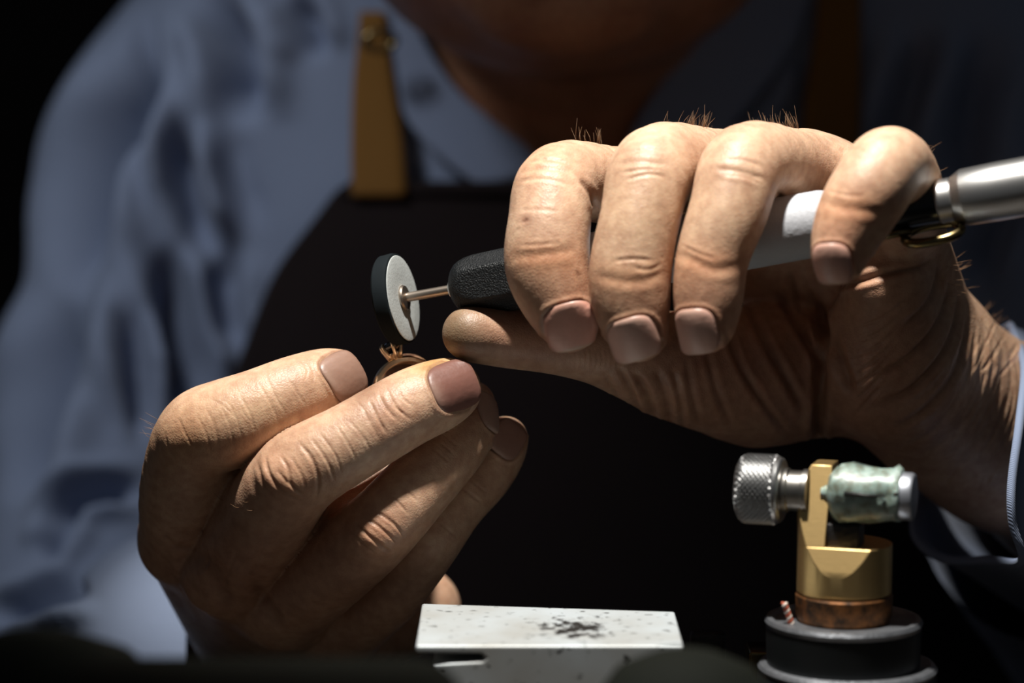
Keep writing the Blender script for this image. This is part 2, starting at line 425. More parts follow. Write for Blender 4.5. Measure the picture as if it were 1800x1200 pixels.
def surface_nets(D, G):
    S = D < 0
    nx, ny, nz = D.shape
    cnt = np.zeros((nx - 1, ny - 1, nz - 1), np.int8)
    cor = [(i, j, k) for i in (0, 1) for j in (0, 1) for k in (0, 1)]
    for i, j, k in cor:
        cnt += S[i:nx - 1 + i, j:ny - 1 + j, k:nz - 1 + k]
    act = (cnt > 0) & (cnt < 8)
    I = np.argwhere(act)
    idx = np.full(act.shape, -1, np.int32); idx[act] = np.arange(len(I))
    acc = np.zeros((len(I), 3)); num = np.zeros(len(I))
    val = {c: D[I[:, 0] + c[0], I[:, 1] + c[1], I[:, 2] + c[2]] for c in cor}
    for c in cor:
        for a in range(3):
            if c[a] == 0:
                c2 = list(c); c2[a] = 1; c2 = tuple(c2)
                v1, v2 = val[c], val[c2]
                m = (v1 < 0) != (v2 < 0)
                t = np.where(m, v1 / np.where(m, v1 - v2, 1), 0)
                p = np.tile(np.array(c, float), (len(I), 1)); p[:, a] += t
                acc[m] += p[m]; num[m] += 1
    V = G.lo + G.h * (I + acc / num[:, None])
    Q = []
    for a in range(3):
        s1 = [slice(1, -1)] * 3; s2 = [slice(1, -1)] * 3
        s1[a] = slice(0, -1); s2[a] = slice(1, None)
        A, B = S[tuple(s1)], S[tuple(s2)]
        for flip in (False, True):
            m = (A & ~B) if not flip else (~A & B)
            E = np.argwhere(m)
            if not len(E): continue
            off = [1, 1, 1]; off[a] = 0
            E = E + np.array(off)
            b, c = (a + 1) % 3, (a + 2) % 3
            def cell(db, dc):
                e = E.copy(); e[:, b] -= db; e[:, c] -= dc
                return idx[e[:, 0], e[:, 1], e[:, 2]]
            q = np.stack([cell(1, 1), cell(0, 1), cell(0, 0), cell(1, 0)], 1)
            Q.append(q[:, ::-1] if flip else q)
    Q = np.concatenate(Q); Q = Q[(Q >= 0).all(1)]
    return V, Q
def subdivide(V, Q):
    n = len(V); E = np.stack([Q, np.roll(Q, -1, 1)], 2).reshape(-1, 2)
    Es = np.sort(E, 1); key = Es[:, 0].astype(np.int64) * n + Es[:, 1]
    u, first, inv = np.unique(key, return_index=True, return_inverse=True)
    mid = V[Es[first, 0]] * 0.5 + V[Es[first, 1]] * 0.5
    fc = V[Q].mean(1)
    e = n + inv.reshape(-1, 4); f = n + len(u) + np.arange(len(Q))
    Q2 = np.concatenate([np.stack([Q[:, i], e[:, i], f, e[:, i - 1]], 1) for i in range(4)])
    return np.concatenate([V, mid, fc]), Q2
def tri_sample(D, G, P):
    q = (P - G.lo) / G.h
    q = np.clip(q, 0, np.array(D.shape) - 1.001); i = q.astype(int); f = q - i
    out = 0
    for a in (0, 1):
        for b in (0, 1):
            for c in (0, 1):
                wgt = (f[:, 0] if a else 1 - f[:, 0]) * (f[:, 1] if b else 1 - f[:, 1]) * (f[:, 2] if c else 1 - f[:, 2])
                out = out + wgt * D[i[:, 0] + a, i[:, 1] + b, i[:, 2] + c]
    return out
def grad(D, G, P, e=0.7):
    e = e * G.h; g = np.zeros_like(P)
    for a in range(3):
        o = np.zeros(3); o[a] = e
        g[:, a] = (tri_sample(D, G, P + o) - tri_sample(D, G, P - o)) / (2 * e)
    return g
def project(D, G, V, it=3):
    for _ in range(it):
        d = tri_sample(D, G, V); g = grad(D, G, V)
        n2 = np.clip((g * g).sum(1), 0.15, None)
        V = V - np.clip(d / n2, -G.h, G.h)[:, None] * g
    return V
def unit(g):
    return g / np.clip(np.linalg.norm(g, axis=1, keepdims=True), 1e-6, None)
def poly_dist(x, y, pl):
    """pixel distance to a polyline and relative arc position"""
    pl = np.asarray(pl, float); best = np.full(len(x), 1e9); pos = np.zeros(len(x))
    seg = np.linalg.norm(np.diff(pl, axis=0), axis=1); tot = seg.sum(); s0 = 0
    for i in range(len(pl) - 1):
        a = pl[i]; d = pl[i + 1] - a; l2 = d @ d
        t = np.clip(((x - a[0]) * d[0] + (y - a[1]) * d[1]) / l2, 0, 1)
        q = np.hypot(x - a[0] - t * d[0], y - a[1] - t * d[1])
        m = q < best; best[m] = q[m]; pos[m] = (s0 + t[m] * seg[i]) / tot
        s0 += seg[i]
    return best, pos
def smooth_pl(pl, sub=4):
    return spline(pl, sub) if len(pl) > 2 else np.asarray(pl, float)
def crease(disp, x, y, front, pl, wpx, depth, ridge=0.35, taper=0.25, zmask=None):
    pl = smooth_pl(pl); lo = pl.min(0) - 4 * wpx; hi = pl.max(0) + 4 * wpx
    m = front & (x > lo[0]) & (x < hi[0]) & (y > lo[1]) & (y < hi[1])
    if zmask is not None: m &= zmask
    ii = np.nonzero(m)[0]
    if not len(ii): return
    d, p = poly_dist(x[ii], y[ii], pl)
    tp = np.clip(np.minimum(p, 1 - p) / taper, 0, 1); tp = tp * tp * (3 - 2 * tp)
    disp[ii] += depth * tp * (-np.exp(-(d / wpx) ** 2) + ridge * np.exp(-((d - 2.1 * wpx) / wpx) ** 2))
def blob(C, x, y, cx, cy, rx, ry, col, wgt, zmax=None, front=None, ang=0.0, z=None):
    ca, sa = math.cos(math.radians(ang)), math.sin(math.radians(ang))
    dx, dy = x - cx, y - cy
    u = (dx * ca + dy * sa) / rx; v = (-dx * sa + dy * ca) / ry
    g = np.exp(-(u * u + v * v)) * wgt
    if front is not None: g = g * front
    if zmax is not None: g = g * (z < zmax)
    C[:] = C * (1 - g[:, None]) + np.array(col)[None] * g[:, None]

def relax(V, Q, it, lam):
    E = np.concatenate([np.stack([Q[:, i], Q[:, (i + 1) % 4]], 1) for i in range(4)])
    n = len(V); deg = np.bincount(E[:, 0], minlength=n) + np.bincount(E[:, 1], minlength=n)
    for _ in range(it):
        S = np.stack([np.bincount(E[:, 0], V[E[:, 1], a], n) + np.bincount(E[:, 1], V[E[:, 0], a], n) for a in range(3)], 1)
        V = V + lam * (S / np.clip(deg, 1, None)[:, None] - V)
    return V
def finger_rows(rows):
    """(px, py, z, r px) -> (x, y, z, r) mm"""
    return np.array([[*L(a, b, c), MM(r, c)] for a, b, c, r in rows])
# ------------------------------------------------------------------ hands
SKIN = np.array([0.58, 0.395, 0.275])
def nail_frame(nl):
    c = L(*nl['c']); n = np.array(nl['n'], float); n /= np.linalg.norm(n)
    a = L(*nl['tip']) - c; a = a - n * (a @ n); a /= np.linalg.norm(a)
    return c, a, np.cross(n, a), n
def build_hand(G, fingers, palm, kp, nails, creases, bumps, tints, base=SKIN, extra=None):
    pal = G.new()
    for a, b, k in palm:
        A, B = finger_rows([a, b]); add_cone(G, pal, A[:3], B[:3], A[3], B[3], k)
    D = pal.copy()
    for rows, nprox in fingers:
        S = spline(finger_rows(rows), 4); R = S[:, 3].max() + 10
        sl = G.sl(S[:, :3].min(0) - R, S[:, :3].max(0) + R)
        g = Grid.__new__(Grid); g.h = G.h; g.ax = [G.ax[i][sl[i]] for i in range(3)]
        g.lo = np.array([a[0] for a in g.ax]); g.n = np.array([len(a) for a in g.ax])
        f = g.new(); pr = g.new(); np_ = nprox * 4
        for i in range(len(S) - 1):
            add_cone(g, f, S[i, :3], S[i + 1, :3], S[i, 3], S[i + 1, 3], 1.2)
            if i < np_: add_cone(g, pr, S[i, :3], S[i + 1, :3], S[i, 3], S[i + 1, 3], 1.2)
        D[sl] = smin(np.minimum(D[sl], smin(pal[sl], pr, kp)), f, 0.5)
    for (px, py, z, r, k) in bumps:                     # knuckle heads, pads
        add_ell(G, D, L(px, py, z), np.array([MM(q, z) for q in r]), k)
    if extra: extra(G, D)
    V, Q = surface_nets(D, G)
    V = project(D, G, V, 1)
    V = relax(V, Q, 2, 0.5)
    V = project(D, G, V, 2)
    V, Q = subdivide(V, Q)
    V = project(D, G, V, 1)
    V = relax(V, Q, 1, 0.4)
    N = unit(grad(D, G, V, 1.0))
    x, y = PX(V)
    view = np.array([0, 0, FOC]) - V; view /= np.linalg.norm(view, axis=1, keepdims=True)
    fr = (N * view).sum(1)
    front = fr > 0.08
    disp = np.zeros(len(V))
    for cz in creases:
        pl, wd, dp = cz[0], cz[1], cz[2]
        kw = cz[3] if len(cz) > 3 else {}
        zm = None
        if 'z' in kw:
            zm = (V[:, 2] > kw['z'][0]) & (V[:, 2] < kw['z'][1])
        crease(disp, x, y, front, pl, wd, dp, kw.get('ridge', 0.35), kw.get('taper', 0.25), zm)
    C = np.tile(base, (len(V), 1))
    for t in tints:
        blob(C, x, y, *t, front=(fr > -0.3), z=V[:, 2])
    for nl in nails:
        c, a, s, n = nail_frame(nl)
        P = V - c; u = P @ a / nl['hl']; v = P @ s / nl['hw']; h = P @ n
        m = (np.abs(u) < 1.8) & (np.abs(v) < 1.8) & (np.abs(h) < 7) & (N @ n > 0.05)
        q = (np.abs(u) ** 3 + np.abs(v) ** 3) ** (1 / 3)
        inside = np.clip((1.02 - q) / 0.12, 0, 1)
        free = np.clip((u - 0.55) / 0.3, 0, 1) * (np.abs(v) < 0.95)
        rim = np.exp(-((q - 1.13) / 0.10) ** 2) * (1 - free)
        disp[m] += (-0.45 * inside + 0.26 * rim)[m]
        g = (np.exp(-((q - 1.05) / 0.06) ** 2) * 0.5 * (1 - free))[m]
        C[m] = C[m] * (1 - g[:, None]) + np.array([0.22, 0.10, 0.06]) * g[:, None]
    # sunken creases take a darker brown tint
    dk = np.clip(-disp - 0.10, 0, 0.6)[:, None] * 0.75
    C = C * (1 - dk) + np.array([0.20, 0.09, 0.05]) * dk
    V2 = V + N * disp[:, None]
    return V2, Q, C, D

def build_nail(G, D, nl, parent):
    c, a, s, n = nail_frame(nl)
    nu, nv = 22, 18
    uu, vv = np.meshgrid(np.linspace(-1, 1, nu), np.linspace(-1, 1, nv), indexing='ij')
    p = 3.4
    q = (np.abs(uu) ** p + np.abs(vv) ** p) ** (1 / p) + 1e-9
    f = np.maximum(np.abs(uu), np.abs(vv)) / q
    U = (uu * f).ravel(); Vv = (vv * f).ravel()
    P = c + np.outer(U * nl['hl'], a) + np.outer(Vv * nl['hw'], s) + n * 7.0
    trav = np.zeros(len(P))
    for _ in range(30):
        d = tri_sample(D, G, P)
        st = np.clip(d * 0.8, -2, 2); trav += st; st = np.where(trav > 13, 0, st)
        P = P - st[:, None] * n
    # ease the plate towards a smooth arch
    B = np.stack([np.ones_like(U), U, Vv, U * U, Vv * Vv, U * U * Vv * Vv], 1)
    hgt = (P - c) @ n
    co, *_ = np.linalg.lstsq(B, hgt, rcond=None)
    f_ = nl.get('flat', 0.92); co[0] += co[1] * (f_ - 1); co[1] *= f_; co[3] *= 0.35; co[5] *= 0.3
    hs = 0.08 * hgt + 0.92 * (B @ co)
    P = P + np.outer(hs - hgt, n)
    N = unit(grad(D, G, P, 1.0)); N = unit(N * 0.5 + n)
    edge = np.maximum(np.abs(uu), np.abs(vv)).ravel()
    lift = 0.20 - 0.36 * np.clip((edge - 0.85) / 0.15, 0, 1) * (1 - np.clip((U - 0.5) / 0.3, 0, 1)) + nl.get('lift', 0.0) + 0.025 * np.sin(Vv * 21 + 1.7 * np.sin(Vv * 5))
    top = P + N * lift[:, None]
    bot = P + N * (lift - 0.55 - nl.get('lift', 0) - (1.3 + 6 * nl.get('lift', 0)) * np.clip(U, 0, 1) ** 2)[:, None]
    V = np.concatenate([top, bot]); F = []
    m = nu * nv
    idx = lambda i, j: i * nv + j
    for i in range(nu - 1):
        for j in range(nv - 1):
            F.append((idx(i, j), idx(i + 1, j), idx(i + 1, j + 1), idx(i, j + 1)))
            F.append((m + idx(i, j), m + idx(i, j + 1), m + idx(i + 1, j + 1), m + idx(i + 1, j)))
    ring = [idx(i, 0) for i in range(nu)] + [idx(nu - 1, j) for j in range(1, nv)] + [idx(i, nv - 1) for i in range(nu - 2, -1, -1)] + [idx(0, j) for j in range(nv - 2, 0, -1)]
    for k in range(len(ring)):
        r0, r1 = ring[k], ring[(k + 1) % len(ring)]
        F.append((r0, m + r0, m + r1, r1))
    me = py_mesh('fingernail', loc2w(V), F)
    bm = bmesh.new(); bm.from_mesh(me); bmesh.ops.recalc_face_normals(bm, faces=bm.faces); bm.to_mesh(me); bm.free()
    col = np.array(nl.get('col', (0.50, 0.30, 0.23)))
    C = np.tile(col, (2 * m, 1))
    UU = np.concatenate([U, U]); VV = np.concatenate([Vv, Vv])
    fe = np.clip((UU - nl.get('free', 0.80)) / 0.08, 0, 1) * nl.get('few', 0.7)
    C = C * (1 - fe[:, None]) + np.array([0.50, 0.40, 0.29]) * fe[:, None]
    lu = np.exp(-(((UU + 0.95) / 0.30) ** 2 + (VV / 0.6) ** 2)) * 0.35
    C = C * (1 - lu[:, None]) + np.array([0.58, 0.42, 0.33]) * lu[:, None]
    eg = np.clip((np.concatenate([edge, edge]) - 0.9) / 0.1, 0, 1) * 0.45 * (1 - fe)
    C = C * (1 - eg[:, None]) + np.array([0.20, 0.10, 0.07]) * eg[:, None]
    set_tint(me, C)
    return link('fingernail', me, M['nail'], parent)

# ---- the hand on the right of the picture: fingers wrapped over the handpiece, palm and thumb towards the camera
GA = Grid((-25, -75, -150), (165, 62, 72), 0.75)
A_index = [(1180, 338, -24, 76), (1080, 326, 0, 66), (985, 322, 20, 70), (966, 392, 28, 70), (962, 466, 30, 72), (981, 530, 31, 60), (1003, 573, 30.5, 46)]
A_middle = [(1310, 322, -20, 80), (1232, 300, 8, 74), (1152, 298, 30, 75), (1126, 380, 38, 68), (1108, 476, 40, 70), (1111, 540, 40.5, 64), (1122, 587, 40, 49)]
A_ring = [(1465, 335, -8, 74), (1392, 297, 16, 66), (1310, 290, 36, 71), (1281, 370, 43, 67), (1252, 455, 45, 61), (1245, 525, 45.5, 58), (1242, 573, 45.5, 47)]
A_pinky = [(1596, 392, 8, 60), (1594, 335, 30, 62), (1566, 290, 48, 66), (1533, 328, 54, 68), (1503, 378, 55, 64), (1482, 425, 56, 53), (1474, 456, 56.5, 41)]
A_thumb = [(1520, 650, -38, 100), (1330, 662, -24, 110), (1170, 640, -8, 85), (1060, 617, 0, 60), (985, 604, 3, 53), (890, 592, 6, 52), (824, 586, 10, 47)]
A_palm = [((1310, 302, 4, 62), (1400, 302, 12, 60), 5), ((1300, 312, -8, 70), (1440, 312, 0, 66), 6), ((1420, 300, 6, 60), (1596, 335, 14, 50), 6), ((1180, 338, -24, 78), (1600, 640, -48, 95), 8), ((1310, 322, -20, 80), (1630, 640, -48, 95), 8),  # first two cones are added flesh that blocks lamp light from the palm
          ((1465, 335, -8, 76), (1640, 640, -44, 100), 8), ((1596, 392, 4, 60), (1640, 600, -32, 85), 8),
          ((1520, 640, -40, 95), (1330, 664, -26, 108), 6), ((1330, 664, -26, 108), (1175, 640, -12, 84), 6),
          ((1560, 495, 2, 76), (1564, 640, -18, 120), 4), ((1564, 640, -18, 120), (1640, 740, -42, 105), 10),
          ((1640, 670, -38, 118), (1760, 765, -58, 138), 14), ((1760, 765, -58, 138), (1990, 960, -130, 150), 16)]
A_nails = [dict(c=(1001, 574, 36), tip=(1012, 615, 36), n=(0.10, 0.0, 1.0), hl=5.6, hw=6.0, free=0.86, few=0.8, col=(0.66, 0.33, 0.25), flat=0.66),
           dict(c=(1113, 597, 46), tip=(1124, 634, 46), n=(-0.12, 0.0, 1.0), hl=5.0, hw=6.0, free=0.86, few=0.4, col=(0.66, 0.40, 0.32), flat=0.66),
           dict(c=(1219, 583, 51), tip=(1222, 620, 51), n=(-0.40, 0.0, 0.95), hl=5.2, hw=5.4, free=0.86, few=0.4, col=(0.66, 0.39, 0.31), flat=0.66),
           dict(c=(1463, 464, 60), tip=(1464, 494, 60), n=(-0.42, 0.0, 0.95), hl=4.6, hw=4.7, free=0.84, few=0.3, col=(0.66, 0.37, 0.29), flat=0.66)]
A_cr = []
def cA(w, d, *pl, **kw): A_cr.append((list(pl), w, d, kw))
# index
cA(3.5, .18, (908, 306), (950, 296), (1005, 302)); cA(3, .15, (902, 322), (950, 314), (1010, 326)); cA(2.5, .2, (925, 286), (965, 280), (1000, 288))
cA(5, .55, (1018, 312), (1038, 340), (1048, 372)); cA(8, .20, (890, 452), (945, 448), (1020, 436)); cA(3, .12, (905, 432), (945, 430), (990, 426))
cA(3, .08, (905, 372), (935, 368), (990, 372), ridge=.5); cA(7, .55, (921, 384), (927, 392), taper=.9)
cA(4, .22, (1012, 470), (1022, 500), (1030, 535)); cA(2.5, .18, (960, 545), (1000, 533), (1035, 548))
# middle
cA(4.5, .24, (1078, 292), (1120, 284), (1178, 290)); cA(3, .15, (1086, 306), (1130, 298), (1170, 300)); cA(3, .17, (1092, 318), (1140, 306), (1176, 312))
cA(8, .20, (1036, 482), (1085, 492), (1130, 494), (1176, 474)); cA(3, .16, (1110, 470), (1140, 474), (1165, 462)); cA(3, .12, (1100, 270), (1140, 262), (1180, 270))
cA(3, .2, (1075, 460), (1110, 455), (1150, 458))
cA(2.5, .2, (1078, 566), (1110, 562), (1150, 582))
# ring
cA(4.5, .24, (1250, 296), (1300, 302), (1352, 318)); cA(3, .15, (1262, 306), (1310, 312), (1345, 328)); cA(3, .12, (1270, 280), (1310, 282), (1350, 296))
cA(8, .20, (1180, 440), (1220, 458), (1258, 474), (1308, 464)); cA(3, .14, (1196, 430), (1230, 446), (1262, 456)); cA(5, .4, (1366, 330), (1372, 356), (1362, 385))
# pinky
cA(8, .18, (1430, 348), (1478, 364), (1520, 370), (1560, 376)); cA(3, .10, (1450, 334), (1490, 344), (1525, 344)); cA(4, .12, (1470, 268), (1500, 262), (1530, 270))
# palm
cA(9, 2.6, (1436, 520), (1446, 580), (1442, 650), (1440, 720), (1436, 800), ridge=.25, taper=.18)
cA(7, 1.3, (1362, 505), (1395, 560), (1430, 620), (1442, 660)); cA(7, 1.0, (1308, 520), (1345, 600), (1390, 680), (1425, 745)); cA(6, .8, (1270, 560), (1300, 640), (1350, 720), (1400, 780))
cA(6, .55, (1240, 600), (1258, 680), (1290, 760)); cA(6, .5, (1205, 620), (1216, 690), (1232, 760)); cA(7, .7, (1150, 640), (1170, 700), (1180, 755)); cA(6, .8, (1110, 650), (1135, 690), (1150, 745))
cA(5, .6, (1085, 640), (1110, 690), (1120, 730)); cA(4, .4, (1060, 650), (1080, 690), (1090, 715)); cA(5, .5, (1180, 640), (1195, 700), (1200, 770))
cA(8, 1.1, (1500, 700), (1480, 640), (1466, 600), (1470, 560)); cA(6, .8, (1432, 480), (1480, 500), (1560, 480), (1620, 470), (1650, 440))
cA(5, .5, (1420, 500), (1440, 540), (1460, 560)); cA(6, .7, (1390, 470), (1400, 520), (1410, 560))
# wrist folds
cA(6, .8, (1648, 450), (1650, 490), (1628, 540), (1580, 580)); cA(6, .9, (1664, 468), (1668, 520), (1640, 585), (1580, 640), (1520, 660)); cA(6, 1.0, (1676, 488), (1684, 550), (1660, 620), (1600, 685), (1530, 715))
cA(6, .7, (1690, 510), (1698, 580), (1676, 660), (1620, 725), (1550, 760)); cA(5, .38, (1706, 532), (1712, 600), (1694, 680), (1640, 755), (1570, 795)); cA(6, .28, (1722, 552), (1728, 615), (1712, 690), (1670, 765), (1600, 815))
cA(3.5, .14, (1738, 566), (1746, 630), (1730, 700), (1692, 775), (1640, 830)); cA(4, .16, (1752, 580), (1762, 640), (1750, 710), (1714, 785), (1670, 840)); cA(3, .10, (1766, 592), (1778, 655), (1768, 720), (1735, 800), (1700, 850))
cA(3, .12, (1780, 606), (1792, 670), (1785, 730), (1752, 815)); cA(3, .28, (1735, 640), (1720, 700), (1690, 750)); cA(3, .28, (1772, 690), (1752, 750), (1720, 810))
for i in range(9):                                            # thumb pad ridges at the side
    cA(2.2, .10, (1010 + i * 9, 612), (1014 + i * 9, 632), (1010 + i * 9, 652))
for i in range(7):                                            # fine folds over the heel of the hand
    cA(3, .22, (1600 - 8 * i, 520 + 26 * i), (1550 - 6 * i, 560 + 26 * i), (1500, 575 + 26 * i))
_r = random.Random(3)
for i in range(46):                                           # irregular fine lines on the lit side of the wrist
    x0, y0 = _r.uniform(1690, 1800), _r.uniform(560, 830); ln = _r.uniform(30, 80); an = math.radians(_r.uniform(95, 128))
    cA(_r.uniform(2, 3.5), _r.uniform(.05, .16), (x0, y0), (x0 + math.cos(an) * ln * .5 + _r.uniform(-5, 5), y0 + math.sin(an) * ln * .5), (x0 + math.cos(an) * ln, y0 + math.sin(an) * ln))
A_bump = []
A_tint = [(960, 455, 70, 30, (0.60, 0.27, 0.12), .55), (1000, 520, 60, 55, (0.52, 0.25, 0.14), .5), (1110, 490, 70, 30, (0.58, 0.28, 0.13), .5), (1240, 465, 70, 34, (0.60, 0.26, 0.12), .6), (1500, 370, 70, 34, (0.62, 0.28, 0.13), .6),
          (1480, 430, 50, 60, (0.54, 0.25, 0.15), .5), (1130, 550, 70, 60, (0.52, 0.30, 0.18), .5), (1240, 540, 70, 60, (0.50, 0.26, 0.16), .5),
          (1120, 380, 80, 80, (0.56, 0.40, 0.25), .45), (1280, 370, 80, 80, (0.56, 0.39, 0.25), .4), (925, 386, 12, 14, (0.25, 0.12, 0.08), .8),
          (1300, 660, 260, 150, (0.36, 0.17, 0.105), .8), (1560, 640, 140, 190, (0.37, 0.18, 0.11), .7), (930, 600, 130, 60, (0.46, 0.24, 0.16), .75),  # first two patches: reddish palm skin, darkened further to paint its shade
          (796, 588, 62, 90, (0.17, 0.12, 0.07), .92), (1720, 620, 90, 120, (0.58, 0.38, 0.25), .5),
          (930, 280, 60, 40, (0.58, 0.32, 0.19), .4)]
# ---- the hand on the left: back of the hand towards the camera, finger tips pinching the ring
GB = Grid((-108, -118, -125), (10, 8, 42), 0.65)
B_index = [(326, 950, -22, 76), (322, 862, -4, 74), (348, 768, 10, 74), (400, 746, 12, 77), (445, 726, 12, 71), (512, 694, 10, 64), (566, 672, 6, 56), (592, 664, 3, 47)]
B_middle = [(408, 1000, -14, 82), (462, 918, 4, 80), (520, 836, 18, 75), (620, 775, 19, 67), (715, 719, 16, 64), (766, 696, 12, 60), (793, 684, 9, 52)]
B_ring = [(500, 1060, -18, 78), (582, 998, 0, 72), (664, 930, 12, 66), (740, 848, 9, 60), (803, 778, 2, 54), (826, 738, -4, 46), (831, 706, -8, 36)]
B_pinky = [(600, 1105, -26, 64), (680, 1045, -12, 56), (748, 960, -3, 53), (800, 890, -6, 48), (850, 838, -9, 45), (877, 797, -11, 42), (889, 769, -12, 37)]
B_thumb = [(560, 1060, -62, 95), (660, 910, -56, 75), (700, 790, -40, 62), (712, 715, -24, 54), (717, 668, -17, 46)]
B_palm = [((350, 900, -24, 60), (430, 930, -20, 66), 8), ((400, 846, -2, 52), (455, 850, 1, 54), 4), ((560, 905, 0, 50), (680, 850, -2, 46), 4), ((470, 960, -22, 70), (560, 1010, -24, 70), 8), ((600, 1000, -32, 70), (700, 930, -36, 60), 6), ((322, 950, -24, 72), (440, 1130, -80, 90), 8), ((408, 1004, -16, 78), (480, 1140, -80, 92), 8), ((505, 1065, -20, 72), (530, 1150, -80, 92), 8),
          ((600, 1105, -28, 64), (560, 1160, -78, 88), 8), ((600, 1130, -52, 85), (735, 1070, -56, 75), 8), ((560, 1060, -62, 95), (660, 930, -56, 75), 8),
          ((500, 1150, -84, 100), (430, 1165, -112, 92), 10), ((430, 1165, -112, 92), (270, 1215, -185, 100), 12)]
B_nails = [dict(c=(606, 652, 12), tip=(640, 640, 4), n=(0.20, 0.42, 0.9), hl=5.6, hw=5.8, free=0.95, few=0.2, col=(0.30, 0.18, 0.135)),  # nail tone darkened to carry the shade at this fingertip
           dict(c=(802, 676, 21), tip=(845, 660, 15), n=(0.18, 0.10, 1.0), hl=6.2, hw=6.2, free=0.97, few=0.15, col=(0.19, 0.085, 0.066)),  # dark tone carries dirt plus the other thumb's painted shadow
           dict(c=(846, 722, -2), tip=(852, 690, -4), n=(0.75, -0.10, 0.7), hl=4.6, hw=4.2, free=0.9, few=0.3, col=(0.52, 0.36, 0.29)),
           dict(c=(896, 771, -4), tip=(911, 745, -8), n=(0.22, 0.05, 1.0), hl=4.7, hw=4.4, free=0.93, few=0.3, col=(0.36, 0.20, 0.15))]
B_cr = []
def cB(w, d, *pl, **kw): B_cr.append((list(pl), w * (0.8 if w < 5 else 1), d * (0.62 if w < 5 else 1), dict(kw, ridge=0.18) if w < 5 else kw))
# index
for pl in [((358, 712), (378, 750), (384, 795)), ((382, 704), (402, 742), (412, 790)), ((398, 700), (417, 738), (426, 776)), ((418, 688), (440, 728), (450, 768)),
           ((342, 722), (362, 762), (372, 805)), ((312, 730), (322, 754), (340, 790)), ((466, 656), (486, 700), (506, 732)), ((452, 668), (478, 714), (492, 748)), ((505, 662), (524, 692), (540, 716)),
           ((290, 760), (300, 800), (330, 830)), ((278, 780), (290, 822), (320, 850))]:
    cB(2.6, .17, *pl)
cB(2, .15, (370, 700), (395, 715), (420, 740)); cB(2, .15, (430, 690), (425, 720), (445, 745))
cB(2, .14, (545, 640), (552, 660), (548, 680)); cB(2, .14, (530, 632), (540, 650), (536, 672))
# middle
cB(4, .6, (466, 792), (472, 830), (496, 862), (540, 886)); cB(3.5, .5, (490, 796), (506, 822), (512, 850), (540, 876)); cB(3, .4, (484, 822), (504, 846), (528, 866))
cB(4, .55, (520, 772), (548, 806), (560, 848), (552, 884)); cB(3, .4, (544, 766), (576, 812), (590, 852)); cB(2.6, .3, (558, 756), (590, 800), (602, 838)); cB(2.6, .25, (588, 742), (615, 785), (628, 815))
cB(2.6, .2, (610, 735), (640, 770), (652, 795)); cB(4, .45, (452, 808), (462, 850), (486, 880)); cB(3, .3, (510, 800), (530, 835), (536, 860))
cB(3.5, .42, (664, 688), (678, 716), (702, 742)); cB(3, .35, (680, 682), (692, 708), (714, 734)); cB(3.2, .4, (648, 700), (666, 738), (682, 766)); cB(2.6, .25, (702, 684), (708, 700), (728, 716)); cB(2.6, .2, (638, 716), (655, 750), (668, 776))
cB(2.4, .2, (690, 712), (708, 726), (724, 740)); cB(2.4, .16, (620, 700), (640, 720), (648, 748))
# ring
cB(4, .6, (620, 912), (646, 940), (690, 974)); cB(3.5, .5, (632, 902), (664, 924), (704, 958)); cB(3.2, .45, (652, 892), (692, 920), (714, 948)); cB(2.6, .3, (688, 868), (718, 904)); cB(3, .35, (610, 925), (636, 955), (668, 980))
cB(2.6, .25, (768, 772), (800, 800)); cB(2.6, .25, (760, 786), (792, 814)); cB(2.6, .22, (776, 760), (806, 786)); cB(2.6, .25, (706, 850), (736, 884))
# pinky
cB(3, .35, (806, 852), (850, 886)); cB(2.6, .25, (818, 836), (858, 868)); cB(3, .3, (770, 915), (810, 950))
# back of the hand
cB(14, .8, (330, 960), (380, 1010), (410, 1080)); cB(12, .7, (440, 1010), (470, 1060), (500, 1110)); cB(5, .3, (280, 930), (310, 960), (350, 960)); cB(4, .25, (330, 985), (320, 1020), (335, 1060)); cB(4, .25, (420, 960), (400, 1010), (390, 1050))
cB(10, -.5, (300, 960), (325, 1040), (360, 1100)); cB(4, .2, (355, 940), (365, 975), (350, 1010)); cB(4, .2, (470, 940), (455, 980), (440, 1020))
for i in range(8):                                            # pad of the thumb seen through the ring
    cB(2.0, .16, (672 + i * 2, 668 - i * 7), (708 + i * 3, 646 - i * 5), (750 + i * 2, 650 - i * 4), z=(-40, 0))
B_bump = [(505, 838, 24, (52, 44, 40), 2), (334, 766, 14, (50, 50, 40), 2), (660, 938, 17, (46, 40, 36), 2)]
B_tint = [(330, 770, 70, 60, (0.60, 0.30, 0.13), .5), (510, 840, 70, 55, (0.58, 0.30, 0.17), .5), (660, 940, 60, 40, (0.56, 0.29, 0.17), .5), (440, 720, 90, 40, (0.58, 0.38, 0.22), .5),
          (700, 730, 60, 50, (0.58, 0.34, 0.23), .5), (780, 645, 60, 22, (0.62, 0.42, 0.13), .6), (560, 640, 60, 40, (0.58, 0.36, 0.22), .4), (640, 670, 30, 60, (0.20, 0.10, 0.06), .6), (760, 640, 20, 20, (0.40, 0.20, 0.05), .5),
          (716, 645, 60, 60, (0.17, 0.07, 0.04), .85, -6), (400, 1000, 180, 120, (0.35, 0.175, 0.11), .75), (600, 1000, 160, 120, (0.35, 0.175, 0.105), .65), (850, 850, 90, 110, (0.44, 0.25, 0.15), .5), (850, 700, 30, 40, (0.62, 0.44, 0.34), .5)]  # first blob paints shade onto the thumb tip inside the ring
VA, QA, CA, DA = build_hand(GA, [(A_index, 2), (A_middle, 2), (A_ring, 2), (A_pinky, 2), (A_thumb, 3)], A_palm, 5.0, A_nails, A_cr, A_bump, A_tint)
